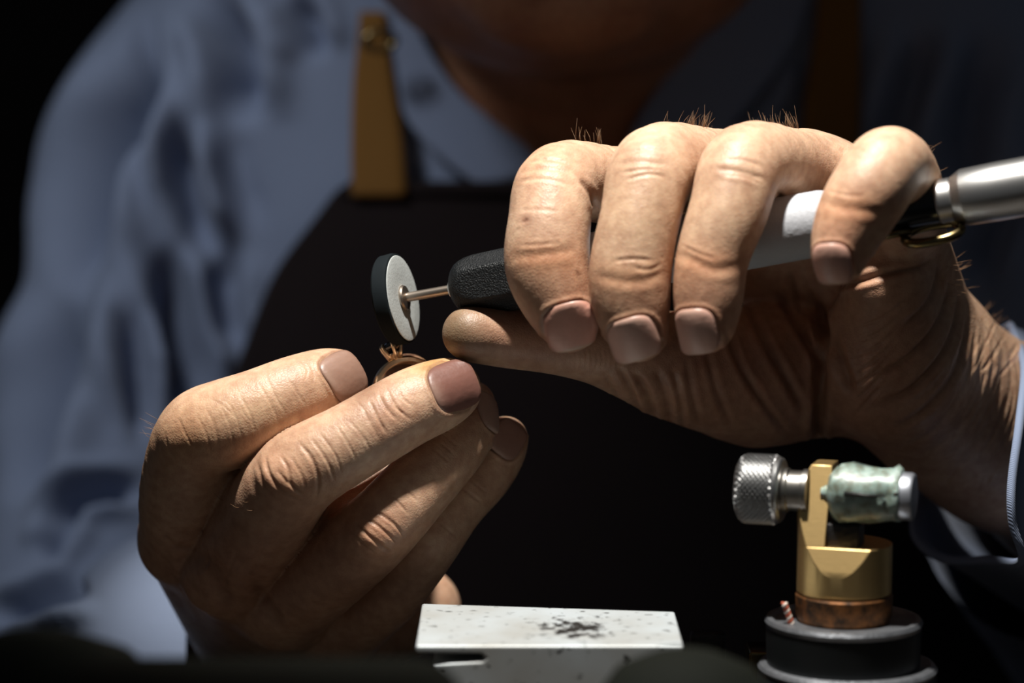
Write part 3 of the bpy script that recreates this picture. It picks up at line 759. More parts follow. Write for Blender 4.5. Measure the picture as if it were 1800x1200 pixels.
VB, QB, CB, DB = build_hand(GB, [(B_index, 2), (B_middle, 2), (B_ring, 2), (B_pinky, 2), (B_thumb, 2)], B_palm, 5.0, B_nails, B_cr, B_bump, B_tint)
# ------------------------------------------------------------------ the jeweller: body, shirt, apron
person = empty('person', Vector(loc2w(L(980, 700, -370))) * 1.0, 'person in blue shirt and dark apron leaning over ring with rotary tool', 'person')
person.location.z = 0.45

GT = Grid((-260, -190, -500), (330, 215, -20), 4.0)
def cone_l(G, D, a, b, ra, rb, k): add_cone(G, D, L(*a), L(*b), ra, rb, k, mar=16)
# torso only (the apron hangs on it), then sleeves
DT = GT.new()
add_ell(GT, DT, L(985, 760, -372), np.array([172, 330, 122]), 20, mar=20)
cone_l(GT, DT, (390, 200, -345), (840, -20, -345), 46, 60, 40)
cone_l(GT, DT, (1560, 70, -345), (1150, -30, -345), 56, 62, 40)
DS = DT.copy()
ARM = GT.new()
cone_l(GT, ARM, (335, 270, -335), (250, 620, -318), 44, 44, 24); cone_l(GT, ARM, (245, 620, -318), (150, 1330, -240), 42, 46, 12)
cone_l(GT, ARM, (150, 1330, -240), (330, 1165, -140), 46, 38, 14); cone_l(GT, ARM, (330, 1165, -140), (350, 1155, -120), 38, 36, 8)
cone_l(GT, ARM, (1640, 110, -325), (2080, 1150, -270), 56, 52, 12); cone_l(GT, ARM, (2080, 1150, -270), (1880, 860, -95), 52, 44, 14)
DS = smin(DS, ARM, 22)

# bare skin: chest, neck and head, forearms inside the sleeves
DBODY = DS + 24.0
GBD = GT
def seg(a, b, ra, rb, k): cone_l(GT, DBODY, a, b, ra, rb, k)
seg((1015, 190, -318), (1000, -150, -262), 54, 54, 18)
add_ell(GT, DBODY, L(1010, 280, -330), np.array([72, 120, 66]), 20, mar=16)
V_t, Q_t = surface_nets(DBODY, GT); V_t = project(DBODY, GT, V_t, 2)
# head on its own finer grid so that the face keeps its features
GH = Grid((-80, 60, -345), (130, 300, -70), 3.0)
DH = GH.new()
def hl(px, py, z): return L(px, py, z)
add_cone(GH, DH, hl(1015, 190, -318), hl(1000, -150, -262), 54, 54, 10, mar=12)
add_ell(GH, DH, hl(995, -100, -188), np.array([60, 34, 56]), 14)            # jaw
add_ell(GH, DH, hl(995, 8, -140), np.array([27, 15, 20]), 14)               # chin
add_ell(GH, DH, hl(995, -520, -205), np.array([78, 112, 98]), 30)           # skull
add_ell(GH, DH, hl(995, -260, -170), np.array([62, 55, 55]), 20)            # cheeks
add_cone(GH, DH, hl(995, -470, -112), hl(995, -265, -92), 8, 13, 10)        # nose
add_ell(GH, DH, hl(925, -262, -112), np.array([9, 8, 9]), 6); add_ell(GH, DH, hl(1065, -262, -112), np.array([9, 8, 9]), 6)
add_ell(GH, DH, hl(995, -150, -122), np.array([24, 5, 9]), 5); add_ell(GH, DH, hl(995, -105, -124), np.array([21, 6, 9]), 5)   # lips
for sx in (-1, 1):
    add_ell(GH, DH, hl(995 + sx * 195, -465, -105), np.array([17, 11, 12]), 6, sub=True)                                     # eye sockets
    add_ell(GH, DH, hl(995 + sx * 190, -455, -124), np.array([13, 12, 12]), 2)                                                # lids, looking down
    add_cone(GH, DH, hl(995 + sx * 90, -560, -112), hl(995 + sx * 300, -555, -128), 7, 6, 8)                                  # brows
    add_ell(GH, DH, hl(995 + sx * 440, -430, -225), np.array([9, 32, 18]), 5)                                                 # ears
V_h, Q_h = surface_nets(DH, GH); V_h = project(DH, GH, V_h, 2)
tt = np.tile(np.array([0.40, 0.19, 0.11]), (len(V_t), 1))
th = np.tile(np.array([0.42, 0.215, 0.13]), (len(V_h), 1))
hx, hy = PX(V_h)
blob(th, hx, hy, 995, -20, 230, 120, (0.22, 0.14, 0.095), .6)               # darker chin and lower jaw
VV, QQ, CC, off = [], [], [], 0
for v_, q_, c_ in ((V_t, Q_t, tt), (V_h, Q_h, th), (VA, QA, CA), (VB, QB, CB)):
    VV.append(v_); QQ.append(q_ + off); CC.append(c_); off += len(v_)
VV = np.concatenate(VV); QQ = np.concatenate(QQ); CC = np.concatenate(CC)
me = fast_mesh('body', loc2w(VV), QQ); set_tint(me, CC)
body = link('body', me, M['skin'], person)
for nl in A_nails: build_nail(GA, DA, nl, body)
for nl in B_nails: build_nail(GB, DB, nl, body)

# hair of the head
GHR = GH; DHR = GH.new()
add_ell(GH, DHR, hl(995, -545, -212), np.array([82, 116, 100]), 5)
add_ell(GH, DHR, hl(995, -470, -70), np.array([90, 90, 90]), 10, sub=True)
DHR = np.maximum(DHR, 45 - (GH.ax[1][None, :, None] - 150).astype(np.float32) + 0 * DHR)
V_r, Q_r = surface_nets(DHR, GH); V_r = project(DHR, GH, V_r, 1)
link('hair', fast_mesh('hair', loc2w(V_r), Q_r), M['hair'], person)

# short hairs on the knuckles and the wrist
def hairs(specs):
    V, F = [], []
    for (pl, n, ln, ang, z0, z1, G, D) in specs:
        pl = np.array(pl, float)
        for _ in range(n):
            t = rng.random() * (len(pl) - 1); i = min(int(t), len(pl) - 2); f = t - i
            p = pl[i] * (1 - f) + pl[i + 1] * f + rng.normal(0, 2.0, 2)
            P = L(p[0], p[1], z0 + (z1 - z0) * rng.random())[None]
            for _k in range(12):
                g = grad(D, G, P); d = tri_sample(D, G, P)
                P = P - np.clip(d, -2, 2)[:, None] * unit(g) * 0.9
            if abs(tri_sample(D, G, P)[0]) > 0.4: continue
            nrm = unit(grad(D, G, P))[0]; P = P[0]
            lean = np.array([math.cos(math.radians(ang)), math.sin(math.radians(ang)), rng.normal(0, .3)]) + rng.normal(0, .35, 3)
            le = ln * (0.6 + 0.7 * rng.random())
            a = P - nrm * 0.15; b = P + (nrm * 0.9 + lean * 0.4) * le * 0.5; c = P + (nrm * 0.8 + lean * 0.9) * le
            v, fc = tube([loc2w(a), loc2w(b), loc2w(c)], [0.000045, 0.00004, 0.000015], 3)
            o = len(V); V += v; F += [tuple(q + o for q in f_) for f_ in fc]
    return V, F
V, F = hairs([([(1160, 224), (1245, 222)], 90, 2.2, 60, -14, 20, GA, DA), ([(1325, 222), (1405, 228)], 80, 2.0, 110, -10, 24, GA, DA),
              ([(1010, 256), (1062, 254)], 16, 2.6, 100, -4, 14, GA, DA), ([(1672, 455), (1720, 540)], 22, 1.8, 20, -20, 5, GA, DA),
              ([(1715, 555), (1765, 600)], 26, 1.6, 60, -50, -20, GA, DA), ([(1620, 260), (1638, 310)], 5, 1.4, 20, 20, 46, GA, DA),
              ([(430, 880), (470, 920)], 6, 1.3, 120, 0, 24, GB, DB), ([(258, 770), (280, 740)], 8, 1.6, 160, 0, 12, GB, DB)])
tag(link('arm_hair', py_mesh('arm_hair', V, F), M['fine_hair'], body), kind='stuff')

# ---- shirt
Vs, Qs = surface_nets(DS, GT); Vs = project(DS, GT, Vs, 2); Vs, Qs = subdivide(Vs, Qs); Vs = project(DS, GT, Vs, 2)
Ns = unit(grad(DS, GT, Vs, 1.0)); sx_, sy_ = PX(Vs)
fs = Ns[:, 2] > -0.15
ds = np.zeros(len(Vs))
for (wd, dp, pl) in [
    (14, 7, [(262, -20), (258, 120), (254, 250), (250, 420)]), (30, 17, [(300, 60), (240, 165), (185, 270), (150, 400), (130, 540)]), (26, 18, [(360, -30), (412, 80), (428, 180), (432, 230)]),
    (20, 10, [(305, 170), (325, 280), (352, 390), (375, 480)]), (18, 11, [(515, -20), (545, 50), (565, 110)]), (24, 20, [(282, 420), (305, 530), (330, 640), (340, 740)]), (14, 6, [(238, 520), (244, 640), (250, 800)]),
    (28, 15, [(125, 500), (90, 660), (50, 800), (20, 900)]), (15, 10, [(60, 940), (110, 893), (180, 862), (270, 866)]), (16, 12, [(-20, 1095), (80, 1060), (160, 1022)]), (15, 8, [(70, 990), (110, 930), (150, 890)]),
    (26, 12, [(1345, 60), (1300, 150), (1240, 215)]), (24, 12, [(1640, 40), (1600, 160), (1560, 300)]), (30, 12, [(1760, 40), (1700, 200), (1690, 380)]), (24, 11, [(1800, 300), (1740, 420), (1700, 520)]),
    (22, 9, [(400, 420), (390, 520), (410, 640)]), (22, -8, [(350, 200), (370, 330), (420, 440)]), (20, -8, [(200, 470), (190, 600), (200, 760)])]:
    crease(ds, sx_, sy_, fs, pl, wd * 1.15, dp * 1.25, 0.4, 0.35)
ds += 0.5 * np.sin(Vs[:, 0] * 0.09 + 1.5 * np.sin(Vs[:, 1] * 0.05)) * np.sin(Vs[:, 1] * 0.06 + Vs[:, 2] * 0.05)
Vs = Vs + Ns * ds[:, None]
from_poly = np.array([(690, -400), (735, 40), (800, 150), (880, 222), (950, 285), (1030, 430), (1105, 250), (1175, 135), (1240, 30), (1320, -400)], float)
def in_poly(x, y, pl):
    r = np.zeros(len(x), bool); n = len(pl)
    for i in range(n):
        (x0, y0), (x1, y1) = pl[i], pl[(i + 1) % n]
        c = ((y0 > y) != (y1 > y)) & (x < (x1 - x0) * (y - y0) / (y1 - y0 + 1e-9) + x0)
        r ^= c
    return r
hole = in_poly(sx_, sy_, from_poly)
# open cuffs: no cloth over the wrists
wl = (Vs - L(352, 1152, -112)) @ unit((L(440, 1130, -60) - L(330, 1165, -140))[None])[0]
dl = np.linalg.norm(Vs - L(352, 1152, -112), axis=1)
hole |= (sx_ > 335) & (dl < 60)
axr = unit((L(1760, 765, -34) - L(1990, 960, -125))[None])[0]
wr = (Vs - L(1880, 860, -95)) @ axr; dr = np.linalg.norm(Vs - L(1880, 860, -95), axis=1)
hole |= (wr > 0) & (dr < 75)
keep = ~hole[Qs].any(1)
Qs = Qs[keep]; used = np.unique(Qs); remap = np.full(len(Vs), -1); remap[used] = np.arange(len(used))
Vs_ = Vs[used]; Qs = remap[Qs]
shirt = link('shirt', fast_mesh('shirt', loc2w(Vs_), Qs), M['shirt'], person)
tag(shirt, 'light blue cotton shirt with rolled creases')

def resample(pl, n):
    pl = spline(np.asarray(pl, float), 6) if len(pl) > 2 else np.asarray(pl, float)
    s = np.concatenate([[0], np.cumsum(np.linalg.norm(np.diff(pl, axis=0), axis=1))]); t = np.linspace(0, s[-1], n)
    return np.stack([np.interp(t, s, pl[:, i]) for i in range(pl.shape[1])], 1)
def sheet(name, mat, parent, A, B, n, m, D, G, lift, thick, wave=0.0, flare=0.0):
    """a piece of cloth lying on the body between two edges, with its own thickness"""
    A = resample(A, n); B = resample(B, n)
    t = np.linspace(0, 1, m)[None, :, None]
    XY = (A[:, None] * (1 - t) + B[:, None] * t).reshape(-1, 2)
    P = np.array([L(x, y, -120) for x, y in XY]); eye = np.array([0, 0, FOC])
    d = P - eye; d /= np.linalg.norm(d, axis=1, keepdims=True)
    trav = np.zeros(len(P))
    for _ in range(60):
        st = np.clip(tri_sample(D, G, P) - lift, -8, 20) * 0.7
        trav += st; st = np.where(trav > 330, 0, st); P = P + d * st[:, None]
    Z = P[:, 2].reshape(n, m)
    for _ in range(3):
        Zp = np.pad(Z, 1, mode='edge'); Z = (Zp[1:-1, 1:-1] * 2 + Zp[:-2, 1:-1] + Zp[2:, 1:-1] + Zp[1:-1, :-2] + Zp[1:-1, 2:]) / 6
    ii, jj = np.meshgrid(np.arange(n) / n, np.arange(m) / m, indexing='ij')
    Z = Z + wave * np.sin(jj * 11 + 2 * np.sin(ii * 3)) * (0.3 + ii)
    P = np.array([L(x, y, z) for (x, y), z in zip(XY, Z.ravel())])
    V = np.concatenate([P, P - np.array([0, 0, thick])]); k = n * m; F = []
    ix = lambda i, j: i * m + j
    for i in range(n - 1):
        for j in range(m - 1):
            F.append((ix(i, j), ix(i + 1, j), ix(i + 1, j + 1), ix(i, j + 1))); F.append((k + ix(i, j), k + ix(i, j + 1), k + ix(i + 1, j + 1), k + ix(i + 1, j)))
    rg = [ix(i, 0) for i in range(n)] + [ix(n - 1, j) for j in range(1, m)] + [ix(i, m - 1) for i in range(n - 2, -1, -1)] + [ix(0, j) for j in range(m - 2, 0, -1)]
    for q in range(len(rg)):
        a, b = rg[q], rg[(q + 1) % len(rg)]; F.append((a, k + a, k + b, b))
    me = py_mesh(name, loc2w(V), F)
    bm = bmesh.new(); bm.from_mesh(me); bmesh.ops.recalc_face_normals(bm, faces=bm.faces); bm.to_mesh(me); bm.free()
    return link(name, me, mat, parent)
sheet('collar_flap', M['shirt'], shirt, [(655, -60), (672, 60), (690, 130), (718, 215), (785, 285), (850, 332)], [(712, -60), (735, 50), (795, 148), (868, 215), (930, 262), (948, 305)], 26, 10, DT, GT, 9, 2)
sheet('collar_flap', M['shirt'], shirt, [(1262, -60), (1228, 40), (1172, 130), (1122, 205), (1104, 250), (1085, 340)], [(1440, -60), (1400, 60), (1345, 150), (1270, 240), (1205, 320), (1160, 350)], 26, 12, DT, GT, 9, 2)
le = [(612, 322), (590, 336), (556, 380), (482, 480), (432, 600), (400, 690), (372, 800), (340, 980), (320, 1300)]
apron = sheet('apron', M['apron'], person, le, [(2110 - x, y) for x, y in le], 60, 60, DT, GT, 8, 2.5, wave=1.6)
tag(apron, 'dark brown canvas apron')
sheet('apron_hem', M['apron'], apron, [(612, 318), (1498, 318)], [(600, 342), (1510, 342)], 50, 4, DT, GT, 10, 4)
s1 = sheet('shoulder_strap', M['strap'], apron, [(618, 345), (617, 250), (620, 150), (628, 70), (632, 20)], [(714, 345), (708, 250), (692, 150), (680, 70), (676, 20)], 30, 8, DT, GT, 12, 2)
s2 = sheet('shoulder_strap', M['strap'], apron, [(1408, 345), (1412, 200), (1432, 60), (1440, -60)], [(1510, 345), (1512, 200), (1514, 60), (1512, -60)], 30, 8, DT, GT, 12, 2)
tag(s1, 'tan strap'); tag(s2, 'tan strap')
pts = [loc2w(np.array(L(668 + 26 * math.cos(a), 72 + 16 * math.sin(a), -238))) for a in np.linspace(0, 2 * math.pi, 24, endpoint=False)]
V, F = tube(pts, 0.0013, 8, True); link('strap_buckle', py_mesh('strap_buckle', V, F), M['dark_brass'], apron)

# ---- cuffs: open cloth tubes round the forearms
def cuff(name, rim, back, thick=1.4, rows=10, fold=1.0):
    R = spline(np.array([L(*p) for p in rim] + [L(*rim[0])]), 8)[:-1]; B = spline(np.array([L(*p) for p in back] + [L(*back[0])]), 8)[:-1]
    n = len(R); V = []
    cR = R.mean(0)
    for lay in (0, 1):
        for i in range(rows):
            t = i / (rows - 1)
            P = R * (1 - t) + B * t
            c = P.mean(0); dirn = unit(P - c)
            ph = np.arange(n) / n * 2 * math.pi
            P = P + dirn * (fold * np.sin(ph * 5 + t * 4) * t * 2)[:, None] - dirn * (thick * lay)
            V.append(P)
    V = np.concatenate(V); F = []
    for lay in (0, 1):
        o = lay * rows * n
        for i in range(rows - 1):
            for j in range(n):
                k = (j + 1) % n; F.append((o + i * n + j, o + i * n + k, o + (i + 1) * n + k, o + (i + 1) * n + j))
    o = rows * n
    for j in range(n):
        k = (j + 1) % n; F.append((j, o + j, o + k, k)); e = (rows - 1) * n; F.append((e + j, e + k, o + e + k, o + e + j))
    me = py_mesh(name, loc2w(V), F)
    bm = bmesh.new(); bm.from_mesh(me); bmesh.ops.recalc_face_normals(bm, faces=bm.faces); bm.to_mesh(me); bm.free()
    ob = link(name, me, M['shirt'], shirt)
    hem = [loc2w(p) for p in R]
    V, F = tube(hem, 0.0012, 6, True); link('cuff_hem', py_mesh('cuff_hem', V, F), M['shirt'], shirt)
    return ob
cuff('cuff', [(1776, 572, -66), (1800, 640, -30), (1792, 740, -8), (1778, 850, 0), (1780, 920, 0), (1796, 985, -6), (1740, 985, -30), (1668, 985, -44), (1620, 958, -52), (1608, 905, -62), (1650, 760, -100), (1720, 620, -95)],
     [(1960, 640, -170), (2010, 720, -120), (2000, 850, -90), (1990, 960, -75), (1990, 1040, -80), (1970, 1100, -95), (1900, 1120, -120), (1840, 1090, -140), (1800, 1030, -160), (1790, 960, -180), (1810, 830, -200), (1880, 700, -195)])
cuff('cuff', [(368, 1012, -92), (373, 1060, -70), (374, 1130, -88), (372, 1210, -106), (368, 1265, -128), (366, 1220, -150), (364, 1120, -156), (364, 1040, -130)],
     [(235, 1015, -150), (255, 1060, -124), (262, 1120, -134), (262, 1190, -146), (252, 1270, -172), (235, 1260, -205), (225, 1160, -215), (228, 1070, -190)])
# ------------------------------------------------------------------ rotary handpiece with polishing wheel
def dirw(v):
    v = np.asarray(v, float); return Vector(v[0] * RV + v[1] * UV + v[2] * ZV).normalized()
HUB = L(712, 523, 2); TD = np.array([1.0, 0.172, 0.0]); TD /= np.linalg.norm(TD)
TA = math.radians(18); TD = TD * math.cos(TA) + np.array([0, 0, math.sin(TA)])
def s_at(px):                                     # distance along the tool at which its axis crosses image column px
    lo, hi = -20.0, 260.0
    for _ in range(40):
        m = (lo + hi) / 2; p = HUB + TD * m
        if 900 + p[0] * 5000 / (FOC - p[2]) < px: lo = m
        else: hi = m
    return lo
TO = loc2w(HUB); TW = dirw(TD)
tool = empty('rotary_handpiece', Vector(loc2w(HUB + TD * s_at(1250))), 'rotary handpiece with pale grey grip and steel end gripped in the fist', 'rotary tool')
s0 = s_at(797)
def facet(s, r, t):
    out = r
    for k in range(6):
        th = (t - (k * math.pi / 3 + 0.42) + math.pi) % (2 * math.pi) - math.pi
        lim = 6.5 + 0.03 * max(s - s0 - 4, 0)
        if abs(th) < 1.2: out = min(out, lim / math.cos(th))
    return out
prof = [(s0 + a, r) for a, r in [(0, 0.01), (0, 2.6), (0.15, 3.9), (0.7, 4.9), (1.6, 5.9), (2.8, 6.6), (4.2, 7.1), (6, 7.5), (8, 7.75), (10, 7.9), (13, 8.0), (17, 8.0), (21, 7.8), (24, 7.4), (24, 0.01)]]
lathe('nose_cone', M['black_plastic'], tool, prof, TO, TW, 96, facet)
lathe('collet', M['steel'], tool, [(s0 - 0.9, 0.01), (s0 - 0.9, 1.9), (s0 - 0.6, 2.1), (s0 + 0.5, 2.2), (s0 + 0.5, 0.01)], TO, TW, 32)
g0, g1 = s0 + 22, s_at(1475)
lathe('grip_sleeve', M['grip'], tool, [(g0, 0.01), (g0, 6.8), (g0 + 1, 7.4), (g0 + 6, 7.5), (g0 + 30, 7.7), (g0 + 50, 7.85), (g1 - 4, 7.7), (g1 - 1.5, 7.2), (g1, 6.2), (g1, 0.01)], TO, TW, 64)
c1 = s_at(1650)
lathe('rear_collar', M['black_metal'], tool, [(g1 - 1, 0.01), (g1 - 1, 5.3), (g1 + 4, 5.0), (c1 - 0.4, 4.9), (c1, 4.7), (c1, 0.01)], TO, TW, 48)
c2, c3, c4 = s_at(1676), s_at(1692), s_at(1990)
lathe('steel_sleeve', M['steel'], tool, [(c1 - .2, 0.01), (c1 - .2, 4.8), (c1 + 0.2, 5.15), (c2 - .2, 5.15), (c2, 4.95), (c2 + .15, 5.25), (c3, 6.35), (c3 + .5, 6.55), (c3 + 8, 6.75), (c4, 6.9), (c4 + .6, 6.3), (c4 + .6, 0.01)], TO, TW, 64)
# hanger loop under the collar
lc = L(1640, 410, 44)
a_, b_ = TD, np.array([0.1, -0.45, 0.9]); b_ = b_ - TD * (b_ @ TD); b_ /= np.linalg.norm(b_)
pts = []
for t in np.linspace(0, 2 * math.pi, 40, endpoint=False):
    cx = math.copysign(abs(math.cos(t)) ** 0.8, math.cos(t)) * 6.6; cy = math.copysign(abs(math.sin(t)) ** 0.9, math.sin(t)) * 3.9
    pts.append(loc2w(lc + a_ * cx + b_ * cy))
V, F = tube(pts, 0.00115, 10, True); link('hanger_loop', py_mesh('hanger_loop', V, F), M['dark_brass'], tool)
V, F = tube([loc2w(L(1535, 418, 44)), loc2w(L(1575, 410, 43)), loc2w(L(1600, 406, 43))], [0.0009, 0.001, 0.0012], 8); link('hanger_arm', py_mesh('hanger_arm', V, F), M['dark_brass'], tool)
man = lathe('mandrel', M['mandrel'], tool, [(-1.4, 0.01), (-1.4, 1.6), (-.5, 1.9), (0.0, 1.9), (0.3, 1.2), (0.6, 1.18), (s0 + 2, 1.18), (s0 + 2, 0.01)], TO, TW, 32)
wheel = lathe('polishing_wheel', M['rubber_black'], man, [(-5.0, 0.01), (-5.0, 8.5), (-4.7, 10.6), (-4.2, 11.1), (-1.6, 11.3), (-0.8, 11.1), (-0.55, 10.6), (-0.5, 9.8), (-0.5, 0.01)], TO, TW, 96)
lathe('wheel_face', M['rubber_grey'], man, [(-0.7, 0.01), (-0.7, 10.7), (-0.42, 10.55), (-0.30, 10.0), (-0.35, 6.0), (-0.5, 3.0), (-0.5, 0.01)], TO, TW, 96)
lathe('screw_head', M['mandrel'], man, [(-0.5, 0.01), (-0.5, 3.1), (-0.1, 3.2), (0.35, 2.9), (0.6, 2.0), (0.75, 1.2), (0.75, 0.01)], TO, TW, 40)

# ------------------------------------------------------------------ ring with a dark stone
rc = L(722, 698, 0); rn = np.array([0.36, 0.26, 0.9]); rn /= np.linalg.norm(rn)
st = L(694, 612, 0) - rc; st = st - rn * (st @ rn); st /= np.linalg.norm(st); sd = np.cross(rn, st)
ring = empty('gold_ring', Vector(loc2w(rc)), 'rose gold ring with a black stone pinched between the fingertips', 'ring')
V, F = [], []; n = 96; RI = 8.7
for i in range(n):
    t = 2 * math.pi * i / n; c = math.cos(t); e = st * c + sd * math.sin(t)
    top = (0.5 + 0.5 * c) ** 3
    wd = 1.0 + 0.25 * top; th = 1.15 + 0.5 * top
    for (a, b) in [(-1, .15), (-.8, 0), (.8, 0), (1, .15), (1, .7), (.55, 1), (-.55, 1), (-1, .7)]:
        V.append(loc2w(rc + e * (RI + b * th) + rn * a * wd))
for i in range(n):
    for j in range(8):
        k = (j + 1) % 8; i2 = (i + 1) % n; F.append((i * 8 + j, i2 * 8 + j, i2 * 8 + k, i * 8 + k))
me = py_mesh('band', V, F); bm = bmesh.new(); bm.from_mesh(me); bmesh.ops.recalc_face_normals(bm, faces=bm.faces); bm.to_mesh(me); bm.free()
link('band', me, M['gold'], ring); auto_smooth(me, 40)
hb = rc + st * (RI + 1.0)
lathe('setting', M['gold'], ring, [(0, 0.01), (0, 1.1), (1.0, 1.5), (1.6, 1.9), (1.9, 1.9), (1.9, 1.4), (1.5, 0.9), (1.5, 0.01)], loc2w(hb), dirw(st), 32)
for k in range(6):
    t = k * math.pi / 3 + 0.3; e = sd * math.cos(t) + rn * math.sin(t)
    V, F = tube([loc2w(hb + e * 1.35 + st * .4), loc2w(hb + e * 1.9 + st * 1.7), loc2w(hb + e * 2.55 + st * 3.3), loc2w(hb + e * 2.75 + st * 4.3), loc2w(hb + e * 2.35 + st * 4.75)], [.0005, .0005, .00048, .00044, .00036], 8)
    link('prong', py_mesh('prong', V, F), M['gold'], ring)
sto = lathe('stone', M['stone'], ring, [(1.3, 0.01), (1.9, 0.9), (3.2, 2.35), (3.6, 2.5), (3.9, 2.45), (4.6, 1.75), (4.9, 1.2), (4.9, 0.01)], loc2w(hb), dirw(st), 12)
for p in sto.data.polygons: p.use_smooth = False
# ------------------------------------------------------------------ bench with the things standing on it
BZ = W(960, 1085, 0).z - 0.030                      # bench top
def up(p, dz): return Vector((p.x, p.y, p.z + dz))
# --- small vise
VZ = 44.0
vc = W(1483, 1086, VZ)                              # centre of the upper rim
mmv = MM(1, VZ) / 1000
vise = empty('ring_vise', (vc.x, vc.y, BZ), 'small brass ring vise with knurled knob on black round base', 'vise')
zax = (0, 0, 1)
h0 = (vc.z - BZ) * 1000
O = Vector((vc.x, vc.y, BZ))
lathe('base_disc', M['vise_black'], vise, [(0, 0.01), (0, 19.5), (1, 20.5), (h0 - 13, 20.6), (h0 - 12, 20.2), (h0 - 12, 0.01)], Vector((vc.x + .001, vc.y, BZ)), zax, 72)
lathe('base_rim', M['rim_steel'], vise, [(h0 - 12.2, 18.2), (h0 - 12.2, 20.3), (h0 - 11.4, 20.7), (h0 - 10.7, 20.2), (h0 - 10.3, 19.2), (h0 - 10.5, 18.2)], Vector((vc.x + .001, vc.y, BZ)), zax, 72)
lathe('turntable', M['vise_black'], vise, [(h0 - 12, 0.01), (h0 - 12, 17.6), (h0 - 2, 17.9), (h0 - 1.4, 17.4), (h0 - 1.4, 0.01)], O, zax, 72)
rimm = [(h0 - 1.7, 15.4), (h0 - 1.7, 17.8), (h0 - .6, 18.2), (h0 + .2, 17.7), (h0 + .3, 16.6), (h0 - .4, 15.6)]
lathe('turntable_rim', M['rim_steel'], vise, rimm, O, zax, 72)
lathe('rusty_collar', M['rust'], vise, [(h0 - 1.4, 0.01), (h0 - 1.4, 10.2), (h0 + .6, 10.9), (h0 + 1, 11.1), (h0 + 5.6, 11.2), (h0 + 6, 10.9), (h0 + 6.2, 0.01)], O, zax, 64)
yb = h0 + 6.2
hb_top = (1043 - 820) * mmv * 1000
RB = 10.9
# turned and milled brass body: a cylinder, flattened by a slanted cut in front and stepped by a notch
ROT = math.radians(-17)
xv = Vector((math.cos(ROT), math.sin(ROT), 0)); yv = Vector((-math.sin(ROT), math.cos(ROT), 0))
ledge = (1043 - 955) * mmv * 1000
def cyl_cut(z0, z1, cuts, seg=72):
    bm = bmesh.new()
    bmesh.ops.create_cone(bm, cap_ends=True, segments=seg, radius1=RB, radius2=RB, depth=z1 - z0)
    bmesh.ops.translate(bm, vec=(0, 0, (z0 + z1) / 2), verts=bm.verts)
    for co, no in cuts:
        r = bmesh.ops.bisect_plane(bm, geom=bm.verts[:] + bm.edges[:] + bm.faces[:], plane_co=co, plane_no=no, clear_outer=True, dist=1e-6)
        ed = [g for g in r['geom_cut'] if isinstance(g, bmesh.types.BMEdge)]
        bmesh.ops.edgenet_fill(bm, edges=ed)
    return bm
cutf = ((0, -10.9, 5.2), (0.0, -1.0, 0.45))      # the slanted flat in front
cutl = ((-5.1, 0, 0), (0.0, -0.0, 0.0))
bmL = cyl_cut(0.6, ledge, [cutf])
bmU = cyl_cut(ledge - 0.01, hb_top, [cutf, ((-3.2, 0, 0), (1, 0, 0)), ((-8.0, 0, hb_top), (-1, 0, 0.55)), ((0, 8, hb_top), (0, 1, 0.5))])
me2 = bpy.data.meshes.new('t'); bmU.to_mesh(me2); bmL.from_mesh(me2); bmU.free(); bpy.data.meshes.remove(me2)
bmesh.ops.recalc_face_normals(bmL, faces=bmL.faces)
me = bpy.data.meshes.new('brass_body')
mat = Matrix.Translation((vc.x, vc.y, BZ + yb / 1000)) @ Matrix.Rotation(ROT, 4, 'Z') @ Matrix.Scale(0.001, 4)
bmesh.ops.transform(bmL, matrix=mat, verts=bmL.verts); bmL.to_mesh(me); bmL.free()
bb = link('brass_body', me, M['brass'], vise); auto_smooth(me, 25)
bv = bb.modifiers.new('bevel', 'BEVEL'); bv.width = 0.0003; bv.segments = 2; bv.limit_method = 'ANGLE'; bv.angle_limit = math.radians(35)
lathe('brass_foot', M['brass'], vise, [(yb, 0.01), (yb, 10.6), (yb + .3, 10.9), (yb + .7, 10.9), (yb + .7, 0.01)], O, zax, 72)
# clamp axis through the body
JC = Vector((vc.x, vc.y, BZ + (yb + (1043 - 866) * mmv * 1000) / 1000))
JO = JC - yv * 0.0015
def jl(name, mt, prof, seg=48, rf=None, parent=vise): return lathe(name, mt, parent, prof, JO, xv, seg, rf)
kn = 64
def knurl(s, r, t):
    if r < 7.0: return r
    return r
# knurled knob: diamond grid of real pyramids
V, F = [], []
rows = 17
for i in range(rows):
    s = -24.6 + 9.6 * i / (rows - 1)
    q = (i / (rows - 1))
    r0 = 7.9 - 1.5 * max(0, (0.22 - q) / 0.22) ** 2 - 0.25 * max(0, (q - .93) / .07)
    for j in range(kn):
        t = 2 * math.pi * j / kn
        bumpv = 0.40 if (i + j) % 2 == 0 else -0.35
        if i in (0, rows - 1, rows - 2): bumpv = 0
        rr = r0 + bumpv
        V.append(JO + xv * s / 1000 + (Vector((0, 0, 1)) * math.cos(t) + xv.cross(Vector((0, 0, 1))) * math.sin(t)) * rr / 1000)
for i in range(rows - 1):
    for j in range(kn):
        k = (j + 1) % kn
        a, b, c, d = i * kn + j, i * kn + k, (i + 1) * kn + k, (i + 1) * kn + j
        if (i + j) % 2 == 0: F += [(a, b, d), (b, c, d)]
        else: F += [(a, b, c), (a, c, d)]
F.append(tuple(range(kn))); F.append(tuple((rows - 1) * kn + j for j in range(kn))[::-1])
me = py_mesh('knurled_knob', V, F); bm = bmesh.new(); bm.from_mesh(me); bmesh.ops.recalc_face_normals(bm, faces=bm.faces); bm.to_mesh(me); bm.free()
link('knurled_knob', me, M['knob_steel'], vise, smooth=False)
